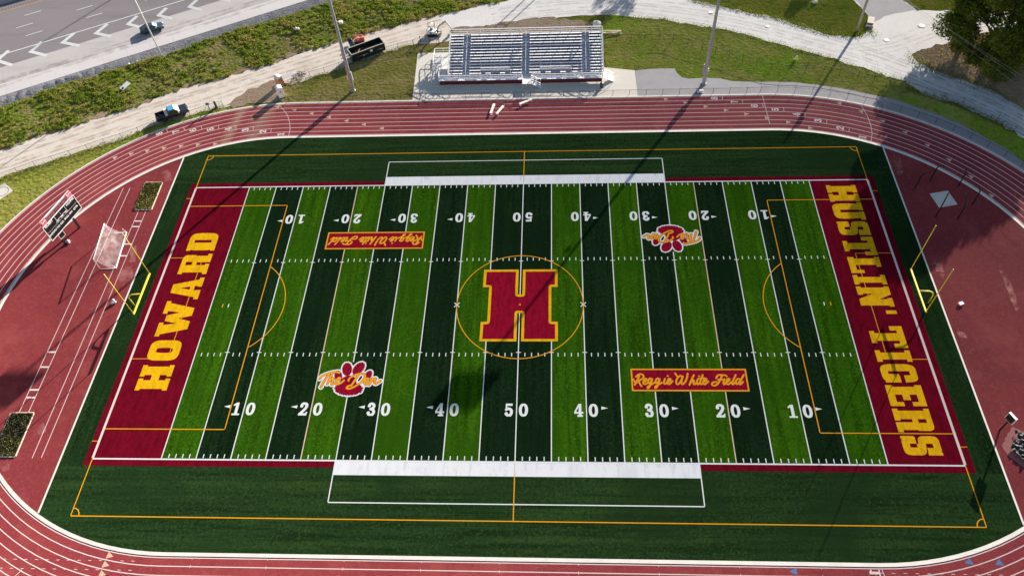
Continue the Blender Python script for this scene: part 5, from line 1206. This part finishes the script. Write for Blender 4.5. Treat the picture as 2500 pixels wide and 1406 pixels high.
sl_.add(vs, [(j * (nx + 1) + i, j * (nx + 1) + i + 1, (j + 1) * (nx + 1) + i + 1, (j + 1) * (nx + 1) + i) for j in range(ny) for i in range(nx)], True)
M['soilload'] = plain('loose_soil', (.20, .13, .09), .95, 0, .4, 3)
sl_.build('soil_load', M['soilload'], dp)
M['board_wood'] = plain('scrap_timber', (.34, .21, .12), .85, 0, .25, 4)
for i, (a, b, wd) in enumerate((((-2.5, -1.0, .95), (-1.1, .55, 1.35), .22), ((-2.9, -.5, .9), (-1.6, -.3, .95), .14), ((-2.8, .2, .85), (-1.4, -.1, 1.05), .12), ((-2.2, .8, .9), (-.3, .7, 1.15), .1))):
    MB().beam(a, b, wd, .06).build('scrap_board', M['board_wood'], dp)
ld = thing('compact_loader', 'small red loader with raised arms and a grey bucket behind the dumpster', 'loader', (-33.0, 63.5, -.05), R(205))
M['red'] = plain('faded_red_paint', (.62, .13, .10), .5, 0, .2, 3)
hb = MB().box((-.25, 0, .72), (1.5, .8, .62)); hb.box((-.75, 0, 1.1), (.5, .7, .3)); hb.build('engine_body', M['red'], ld, False, .06)
MB().box((.1, 0, .36), (1.9, .5, .24)).build('chassis', M['black'], ld)
for s in (-1, 1):
    ar = MB().beam((-.9, s * .5, 1.35), (.6, s * .5, 1.5), .11, .16).beam((.6, s * .5, 1.5), (1.35, s * .5, .75), .11, .14); ar.beam((-.9, s * .5, .6), (-.9, s * .5, 1.35), .1, .12); ar.build('lift_arm', M['red'], ld)
    MB().box((-.1, s * .66, .32), (1.5, .26, .55)).build('crawler_track', M['rubber'], ld, False, .1)
MB().beam((.9, -.55, 1.2), (.9, .55, 1.2), .12, .12).build('arm_brace', M['red'], ld)
bk = MB().prism([(1.25, .55), (1.3, 1.0), (1.4, 1.05), (1.5, .6), (2.1, .5), (2.12, .42), (1.3, .4)], -.95, .95, 'y'); bk.box((1.7, -.95, .65), (.75, .04, .5)); bk.box((1.7, .95, .65), (.75, .04, .5)); bk.build('bucket', plain('worn_steel_bucket', (.12, .13, .15), .4, .5, .3, 3), ld)
MB().tube([(-.3, .2, 1.0), (-.3, .2, 1.55)], .04, 8).build('exhaust_pipe', M['black'], ld)
ex = thing('mini_excavator', 'white mini excavator with its arm stretched toward the stand corner', 'excavator', (-18.75, 65.75, -.05), R(4))
M['exw'] = plain('white_excavator_paint', (.76, .78, .76), .4, 0, .06)
for s in (-1, 1):
    tr_ = MB(); tr_.prism([(-1.1, .12), (-.95, 0), (.95, 0), (1.1, .12), (1.1, .36), (.95, .48), (-.95, .48), (-1.1, .36)], s * .72 - .16, s * .72 + .16, 'y'); tr_.build('crawler_track', M['rubber'], ex, False, .03)
MB().box((0, 0, .42), (1.2, 1.2, .2)).build('undercarriage', M['black'], ex)
hs_ = MB(); hs_.prism([(-1.05, .55), (.75, .55), (.85, .75), (.6, .95), (-.3, 1.1), (-1.0, 1.08), (-1.2, .85)], -.68, .68, 'y'); hs_.build('engine_house', M['exw'], ex, False, .1)
MB().box((-.35, -.69, .82), (.4, .03, .28)).build('side_vent', M['black'], ex); MB().box((-.15, .1, 1.2), (.5, .5, .14)).build('operator_seat', M['black'], ex, False, .04); MB().box((-.38, .1, 1.5), (.12, .48, .6), 0, 0, R(-8)).build('seat_back', M['black'], ex, False, .04)
cp = MB()
for x, y in ((-.75, -.6), (.5, -.6), (.5, .6), (-.75, .6)): cp.beam((x, y, 1.0), (x, y, 2.3), .06, .06)
cp.box((-.12, 0, 2.33), (.0001, .0001, .0001)); cp.beam((-.75, -.6, 2.3), (.5, -.6, 2.3), .06, .06); cp.beam((-.75, .6, 2.3), (.5, .6, 2.3), .06, .06); cp.beam((.5, -.6, 2.301), (.5, .6, 2.301), .06, .05); cp.beam((-.75, -.6, 2.301), (-.75, .6, 2.301), .06, .05)
cp.build('canopy_frame', M['black'], ex)
MB().box((.1, .35, 2.36), (.5, .5, .03)).build('canopy_roof', M['exw'], ex)
bm_ = MB().beam((.75, 0, .8), (1.5, 0, 2.0), .2, .26).beam((1.5, 0, 2.0), (2.9, 0, 2.75), .18, .22); bm_.build('boom', M['alu_dull'], ex)
MB().tube([(.95, .18, .9), (1.7, .16, 1.95)], .05, 8).build('boom_cylinder', M['black'], ex)
sk = MB().beam((2.8, 0, 2.85), (3.85, 0, .95), .15, .18).tube([(2.0, 0, 2.5), (2.95, 0, 3.0)], .045, 8); sk.build('stick', M['alu_dull'], ex)
MB().prism([(3.6, .95), (3.95, 1.0), (4.05, .6), (3.8, .2), (3.35, .15), (3.3, .25), (3.65, .4)], -.3, .3, 'y').build('bucket', M['black'], ex)
bl_ = MB().box((1.65, 0, .3), (.08, 1.5, .42)).beam((.8, .4, .3), (1.62, .4, .3), .08, .1).beam((.8, -.4, .3), (1.62, -.4, .3), .08, .1); bl_.build('dozer_blade', M['black'], ex)

# ------------------------------------------------------------------ toilets and small things
def toilet(x, y, rz, body, roofm, label):
    t = thing('portable_toilet', label, 'portable toilet', (x, y, -.05), rz, 'portable toilets by the gate')
    MB().box((0, 0, 1.05), (1.08, 1.08, 2.0)).build('cabin', body, t, False, .03)
    MB().box((0, 0, .05), (1.2, 1.2, .1)).build('skid_base', M['black'], t)
    n = 9; v = []
    for i in range(n + 1):
        a = math.pi * i / n; v.append((-.58 * math.cos(a), 2.05 + .26 * math.sin(a)))
    MB().prism([(-.58, 2.0)] + v + [(.58, 2.0)], -.58, .58, 'y').build('roof', roofm, t)
    d = MB().box((0, -.55, 1.0), (.72, .03, 1.75)).build('door', body, t)
    MB().box((.28, -.575, 1.05), (.08, .03, .14)).build('door_handle', M['black'], d)
    MB().box((0, -.573, 1.45), (.26, .012, .26), 0, 0, R(45)).build('door_sign', plain('door_sign_' + label[:5], (.10, .12, .2), .6), d)
    MB().tube([(.38, .38, 2.0), (.38, .38, 2.5)], .05, 8).build('vent_pipe', M['black'], t)
    for s in (-1, 1): MB().box((s * .545, 0, 1.82), (.02, .7, .16)).build('vent_grille', M['black'], t)
    return t
toilet(-46.13, 50.87, R(52), plain('tan_orange_plastic', (.42, .20, .09), .55, 0, .15), plain('white_plastic_roof', (.78, .76, .74), .5), 'tan portable toilet with a white roof behind the white one')
toilet(-45.3, 47.7, R(30), plain('white_plastic', (.74, .75, .77), .45, 0, .05), plain('white_roof_plastic', (.8, .8, .79), .5), 'white portable toilet standing nearest the track gate')
t = thing('folding_table', 'long grey table standing against the fence beside the tan toilet', 'table', (-45.15, 52.7, -.05), R(31))
MB().box((0, 0, .78), (2.4, .95, .05)).build('table_top', plain('grey_table_top', (.42, .42, .46), .5, .2, .08), t, False, .01)
for x in (-1.0, 1.0):
    for y in (-.35, .35): MB().beam((x, y, .76), (x, y, 0), .05, .05).build('leg', M['black'], t)
MB().box((-1.24, 0, .62), (.06, .95, .3)).build('end_panel', M['red'], t)
t = thing('scrap_pile', 'tangled heap of dark metal bars by the fence beyond the table', 'scrap heap', (-42.9, 53.9, -.05))
g = random.Random(5); h = MB()
for i in range(34):
    a = Vector((g.uniform(-.9, .9), g.uniform(-.6, .6), g.uniform(0, .7))); d = Vector((g.gauss(0, 1), g.gauss(0, 1), g.gauss(0, .5))).normalized() * g.uniform(.4, .9); h.beam(a, a + d, .05, .05)
h.build('metal_bars', plain('dark_scrap', (.07, .06, .07), .6, .3, .4, 5), t)
def lump_thing(name, label, cat, pts, col, rmin=.2, rmax=.35, seed=1):
    p0 = pts[0]; g = random.Random(seed); mb = MB()
    for x, y, z, r in pts:
        n = 10; vs = []; fs = []
        for i in range(n + 1):
            th_ = math.pi * i / n
            for j in range(14):
                ph = 2 * math.pi * j / 14; q = r * (1 + .12 * math.sin(3 * ph + i) + g.uniform(-.05, .05)); vs.append((x - p0[0] + q * math.sin(th_) * math.cos(ph), y - p0[1] + q * math.sin(th_) * math.sin(ph), z + q * math.cos(th_)))
        for i in range(n):
            for j in range(14): fs.append((i * 14 + j, i * 14 + (j + 1) % 14, (i + 1) * 14 + (j + 1) % 14, (i + 1) * 14 + j))
        mb.add(vs, fs, True)
    o = mb.build(name, col if not isinstance(col, tuple) else plain(name + '_skin', col, .7, 0, .1), None); o.location = (p0[0], p0[1], 0)
    return tag(o, label, cat)
p = G(276, 741); lump_thing('ball_bag', 'white bulging ball bag on the red apron below the soccer goal', 'ball bag', [(p.x, p.y, .24, .25), (p.x + .34, p.y + .1, .2, .2), (p.x + .12, p.y + .28, .42, .2)], (.62, .62, .63), seed=2)
p = G(165, 592); lump_thing('rubbish_bag', 'white rubbish bag leaning on the near scoreboard post', 'bag', [(p.x + .2, p.y, .24, .28), (p.x + .36, p.y - .18, .16, .18)], (.66, .64, .61), seed=3)
p = G(2345, 743); t = thing('equipment_box', 'small white box lying on the red apron right of the goalpost', 'box', (p.x, p.y, 0), R(25)); MB().box((0, 0, .14), (.6, .42, .26)).build('box_body', M['bright'], t, False, .02); MB().box((0, 0, .29), (.63, .45, .04)).build('lid', M['bright'], t, False, .01)
p = G(1469, 213); t = thing('litter_bin', 'dark litter bin at the right foot of the stand', 'litter bin', (p.x, p.y, 0))
MB().lathe((0, 0, 0), [(.28, 0), (.32, .8), (.30, .85), (.27, .83), (.25, .3)], 18).build('bin_drum', plain('dark_bin', (.05, .05, .065), .5), t); MB().lathe((0, 0, .78), [(.335, 0), (.345, .04), (.335, .08)], 18).build('rim', M['black'], t)
p = G(1457, 66); t = thing('water_tank', 'round white covered tank behind the back railing', 'tank', (p.x, p.y, 0)); MB().lathe((0, 0, 0), [(.75, 0), (.8, .1), (.8, .9), (.6, 1.05), (.2, 1.1)], 24).build('tank_shell', plain('tank_white', (.7, .68, .66), .5), t); MB().lathe((0, 0, 1.08), [(.2, 0), (.2, .08), (.12, .1)], 16).build('tank_cap', M['steel'], t)
for i, (q0, q1, z) in enumerate((((1470, 79), (1517, 78), .3), ((1470, 82), (1518, 84), .2), ((1472, 91), (1514, 84), .12), ((1470, 86), (1516, 81), .4))):
    a, b = G(*q0), G(*q1); tag(part(MB().beam((a.x, a.y, z), (b.x, b.y, z - .05), .16, .09), 'timber_plank', plain('pale_plank_%d' % i, (.50 - .05 * i, .43 - .05 * i, .33 - .04 * i), .8, 0, .2), None), ('topmost pale plank', 'second pale plank', 'lowest slanting pale plank', 'slightly tilted grey plank')[i] + ' of the lumber lying behind the right end of the stand', 'plank', 'planks behind the stand')
a, b = G(1704, 226), G(1714, 223); t = thing('utility_cabinet', 'small pale box at the fence below the right floodlight pole', 'box', (a.x, a.y, 0)); MB().box((.35, 0, .25), (1.0, .4, .45)).build('cabinet_body', M['bright'], t, False, .02); MB().box((.35, 0, .49), (1.06, .46, .04)).build('lid', M['alu_dull'], t)
# white things lying on the weedy bank, block by the pole
p = G(307, 214); t = thing('discarded_panel', 'white discarded panel lying on the weedy bank', 'panel', (p.x, p.y, .25), R(-35)); o = MB().box((0, 0, .1), (1.2, 2.0, .08), 0, R(10)).build('panel_sheet', M['bright'], t, False, .02); MB().lathe((.2, -.6, .06), [(.22, 0), (.22, .12), (.1, .14)], 14).build('drum_hole', M['black'], t)
p = G(724, 76); lump_thing('plastic_bag', 'white plastic bag on the grassy bank behind the dumpster', 'bag', [(p.x, p.y, .45, .3), (p.x + .4, p.y + .05, .42, .26)], (.8, .8, .8), seed=6)
for i, (u, v) in enumerate(((315, 158), (335, 152))): p = G(u, v); lump_thing('paper_scrap', ('left of two white scraps on the gravel verge below the slender pole', 'right of two white scraps on the gravel verge below the slender pole')[i], 'litter', [(p.x, p.y, .05, .2)], (.8, .8, .78), seed=8 + i)
p = G(1942, 147); lump_thing('feed_bag', 'pale bag standing on the lawn between fence and gravel road', 'bag', [(p.x, p.y, .3, .28), (p.x + .1, p.y, .7, .2)], (.6, .62, .4), seed=12)
p = G(1987, 8); lump_thing('plastic_bag', 'white plastic bag on the grassy island at the top', 'bag', [(p.x, p.y, .2, .32), (p.x + .4, p.y + .05, .2, .26)], (.8, .8, .8), seed=16)
p = G(2124, 58); t = thing('concrete_block', 'beige concrete drain block beside the utility pole', 'concrete block', (p.x, p.y, -.05), R(-20)); MB().box((0, .3, .35), (1.2, 2.2, .6)).build('block_body', plain('beige_concrete', (.36, .32, .26), .8, 0, .15, 2), t, False, .04); MB().box((0, -1.2, .25), (1.4, .5, .4)).build('block_step', plain('beige_step', (.40, .36, .30), .8), t, False, .03)
for u, v, r_, c_, lab in ((2250, 64, .6, (.36, .33, .31), 'round grey manhole cover on the gravel junction'), (2164, 99, .45, (.60, .58, .55), 'white manhole cover where the roads meet'), (1873, 66, .36, (.42, .40, .39), 'small drain cover on the curving gravel road')):
    p = G(u, v); t = thing('manhole_cover', lab, 'manhole', (p.x, p.y, -.05)); MB().lathe((0, 0, 0), [(r_, 0), (r_, .03), (r_ * .9, .045)], 24).build('cover_plate', plain('manhole_' + lab[:5], c_, .7, 0, .15), t); MB().lathe((0, 0, -.01), [(r_ * 1.15, 0), (r_ * 1.15, .02)], 24).build('rim', M['concrete'], t)
# tarpaulin heap on the right edge
tp = [G(2472, 1050), G(2500, 1062), G(2530, 1085), G(2540, 1150), G(2500, 1130), G(2478, 1110), G(2464, 1096), G(2468, 1084), G(2484, 1076)]
p0 = sum(tp, Vector()) / len(tp); t = thing('tarpaulin', 'crumpled black tarpaulin heap at the right edge of the apron', 'tarpaulin', (p0.x, p0.y, 0))
poly2 = [(q.x, q.y) for q in tp]; x0, x1 = min(q[0] for q in poly2), max(q[0] for q in poly2); y0, y1 = min(q[1] for q in poly2), max(q[1] for q in poly2)
N = 60; gx, gy = np.meshgrid(np.linspace(x0, x1, N), np.linspace(y0, y1, N)); ins = inside(poly2, gx, gy)
fold = np.zeros_like(gx); g = np.random.default_rng(3)
for i in range(14):
    a = g.uniform(0, 6.28); f = g.uniform(2.5, 7); fold += np.abs(np.sin((gx * math.cos(a) + gy * math.sin(a)) * f + g.uniform(0, 6) + 1.2 * np.sin(gx * 1.7 + i))) ** 3 * g.uniform(.03, .09)
mb = MB(); idx = {}
for j in range(N):
    for i in range(N): idx[(j, i)] = len(mb.v); mb.v.append((gx[j, i] - p0.x, gy[j, i] - p0.y, .03 + fold[j, i] * 1.1))
for j in range(N - 1):
    for i in range(N - 1):
        if ins[j, i] and ins[j + 1, i + 1] and ins[j, i + 1] and ins[j + 1, i]: mb.f.append((idx[(j, i)], idx[(j, i + 1)], idx[(j + 1, i + 1)], idx[(j + 1, i)])); mb.sm.append(True)
mb.build('tarpaulin_sheet', plain('black_plastic_sheet', (.035, .032, .036), .6, 0, .3, 4, .25), t)
sp_ = [G(2472, 1042)[:2], G(2445, 1087)[:2], G(2462, 1112)[:2], G(2500, 1140)[:2], G(2560, 1170)[:2], G(2560, 1080)[:2]]
struct(MB().sheet(rough(sp_, .05, .4, 5), .0095), 'concrete_pavement', ground_mat('dusty_red_pad', [((.46, .20, .18), .5, .45, .65, (1, 1, 1), 6)], (.42, .16, .15)), 'dusty pad under the black tarpaulin')

# ------------------------------------------------------------------ trees
M['leaf'] = leaf_mat('tree_leaves', [(.05, .075, .012), (.10, .14, .016), (.17, .21, .025), (.28, .28, .05)], trans=.45)
M['bark'] = plain('tree_bark', (.10, .08, .06), .9, 0, .3, 3)
def tree(name, label, x, y, H, Rc, seed, nl=16000, ls=.42, zlo=.22, ncl=45, group='trees beyond the bend'):
    t = thing(name, label, 'tree', (x, y, -.1), 0, group); g = np.random.default_rng(seed)
    tr_ = MB(); tr_.tube([(x, y, -.1), (x + .1, y, H * .25), (x - .1, y + .15, H * .5), (x, y, H * .8)], [H * .028, H * .022, H * .014, H * .005], 10)
    cl = []
    for i in range(ncl):
        a = g.uniform(0, 2 * math.pi); h = zlo + (1 - zlo) * g.uniform(.04, .94)
        m_ = (h - zlo) / (1 - zlo); env = (1 - abs(2 * m_ - .75) ** 2.2 * .75) if m_ < .95 else .3
        rr = Rc * .86 * max(.15, env) * math.sqrt(g.uniform(.08, 1))
        c_ = np.array([x + rr * math.cos(a), y + rr * math.sin(a), h * H]); cl.append((c_, Rc * g.uniform(.15, .29)))
        if i % 4 == 0:
            b0_ = Vector((x, y, H * max(.1, h - .3))); tr_.tube([b0_, b0_.lerp(Vector(c_), .5) + Vector((0, 0, .3)), Vector(c_)], [H * .010, H * .006, H * .003], 6)
    part(tr_, 'trunk', 'bark', t)
    per = nl // len(cl); P = []
    for c_, r_ in cl:
        d = g.normal(size=(per, 3)); d /= np.linalg.norm(d, axis=1)[:, None]; q = c_ + d * (r_ * g.uniform(.35, 1.08, per) ** .6)[:, None] * np.array([1, 1, .75]); P.append(q)
    P = np.concatenate(P); P = P[P[:, 2] > .4]
    leaves('crown', P, ls, M['leaf'], t, 0, seed); return t
tree('broadleaf_tree', 'big dark leafy tree in front at the upper right corner', 83.2, 53.4, 17.6, 11.2, 11, 95000, .42, .13, 90)
tree('broadleaf_tree', 'tall leafy tree behind the big one touching the top edge', 84.0, 65.0, 20.0, 8.6, 12, 45000, .46, .3, 50)
tree('broadleaf_tree', 'leafy tree at the right edge behind the big dark one', 95.5, 58.5, 16.5, 9, 13, 30000, .48, .25)
tree('broadleaf_tree', 'tree beyond the top edge whose shadow lies over the gravel road', 35.5, 103, 14.5, 5.4, 14, 7000)
tree('broadleaf_tree', 'small tree beyond the top edge whose shadow touches the grassy island', 63.5, 90, 8, 2.4, 15, 3000)

sheet('dry_bank_ground', [(2229, 130), (2276, 115), (2341, 97), (2430, 75), (2600, 45), (2600, 322), (2472, 250), (2425, 222), (2360, 197), (2290, 175), (2243, 154), (2227, 135)], ground_mat('dry_brown_bank', [((.46, .32, .21), .2, .42, .6, (1, 1, 1), 7), ((.30, .28, .07), .25, .55, .7, (1, 1, 1), 7, .8), ((.20, .14, .08), 1.4, .5, .68, (1, 1, 1), 7, .8)], (.38, .27, .17), bump=.9, bscale=2, bdist=.3, spec=0), -.05, 'dry brown ground under the trees', .3, 1.0, 60)
# ------------------------------------------------------------------ weeds on the bank and along edges
bank = GP(grav_low[1:12]) + GP(dr_up[::-1][1:-1])
g = np.random.default_rng(21); xs = [q[0] for q in bank]; ys = [q[1] for q in bank]
P = []
def field_(x, y): return .5 + .28 * math.sin(x * .21 + 2 * math.sin(y * .13)) * math.sin(y * .3 + 1.3 * math.sin(x * .11)) + .22 * math.sin(x * .55 + y * .4)
tries = 0
while len(P) < 1900 and tries < 60000:
    tries += 1; x, y = g.uniform(min(xs), max(xs)), g.uniform(min(ys), max(ys))
    dv = field_(x, y)
    if g.uniform() < dv ** 1.6 * 1.2 and inside(bank, np.array([x]), np.array([y]))[0]: P.append((x, y, g.uniform(.25, .75) * (.5 + .8 * dv), g.uniform(.10, .42) * (.4 + dv)))
Q = []
for x, y, rr0, hh in P:
    n = int(26 + 55 * rr0); a = g.uniform(0, 2 * math.pi, n); q = rr0 * np.sqrt(g.uniform(0, 1, n)); z = -.08 + hh * (1 - (q / rr0) ** 2) * g.uniform(.45, 1, n)
    Q.append(np.stack([x + q * np.cos(a), y + q * np.sin(a), z], 1))
o = leaves('bank_weeds', np.concatenate(Q), .21, M['weed'], None, 1.2, 22); tag(o, 'weeds and long grass covering the bank below the highway', None, None, 'stuff')
M['tuft'] = leaf_mat('grass_tufts', [(.07, .10, .012), (.13, .17, .018), (.20, .22, .03), (.28, .25, .08)], trans=.3)
def edge_tufts(px, n, spread, seed, size=.3):
    g = np.random.default_rng(seed); P = []; pts = [Vector(q) for q in GP(px)]; L = [0]
    for a, b in zip(pts[:-1], pts[1:]): L.append(L[-1] + (b - a).length)
    for s_ in g.uniform(0, L[-1], n):
        i = max(0, min(len(pts) - 2, int(np.searchsorted(L, s_)) - 1)); q = pts[i].lerp(pts[i + 1], (s_ - L[i]) / max(1e-6, L[i + 1] - L[i])); P.append((q.x + g.normal(0, spread), q.y + g.normal(0, spread), -.05 + g.uniform(0, .1)))
    return P
P = []
for px, n_, sp2 in ((f1, 2200, .45), ([(1480, 38), (1550, 43), (1620, 47), (1676, 60), (1760, 72), (1830, 88), (1870, 102), (1940, 119), (2024, 141), (2080, 161), (2164, 186), (2212, 198)], 2600, .5), ([(1690, 0), (1760, 15), (1830, 31), (1900, 45), (1968, 69), (2024, 83), (2080, 90), (2110, 84)], 2600, .45), ([c2(*q) for q in ((330, 740), (560, 680), (740, 640), (830, 590), (1210, 460), (1450, 390))], 1400, .4), ([c4(*q) for q in ((1475, 780), (1630, 825), (1790, 870), (1950, 920), (2100, 1000), (2255, 1060), (2405, 1150))], 1600, .5), ([(2226, 134), (2243, 153), (2290, 174), (2360, 196), (2425, 221), (2472, 249)], 1500, .7), ([(2117, 70), (2122, 78), (2135, 88)], 200, .6)):
    P += edge_tufts(px, n_, sp2, len(P) + 5)
tag(leaves('edge_grass', np.array(P), .17, M['tuft'], None, 1.5, 31), 'rough grass tufts along road and fence edges', None, None, 'stuff')
rr_ = GP([(2232, 128), (2300, 110), (2420, 80), (2560, 60), (2560, 320), (2472, 252), (2360, 198), (2243, 155)])
g = np.random.default_rng(41); n = 5200; X = g.uniform(min(q[0] for q in rr_), max(q[0] for q in rr_), n); Y = g.uniform(min(q[1] for q in rr_), max(q[1] for q in rr_), n); kp = inside(rr_, X, Y)
M['drytuft'] = leaf_mat('dry_grass_tufts', [(.18, .13, .06), (.30, .22, .11), (.26, .25, .07), (.40, .31, .18)], trans=.3)
tag(leaves('dry_undergrowth', np.stack([X[kp], Y[kp], np.full(kp.sum(), -.08)], 1), .22, M['drytuft'], None, 1.2, 42), 'dry brown undergrowth below the trees', None, None, 'stuff')
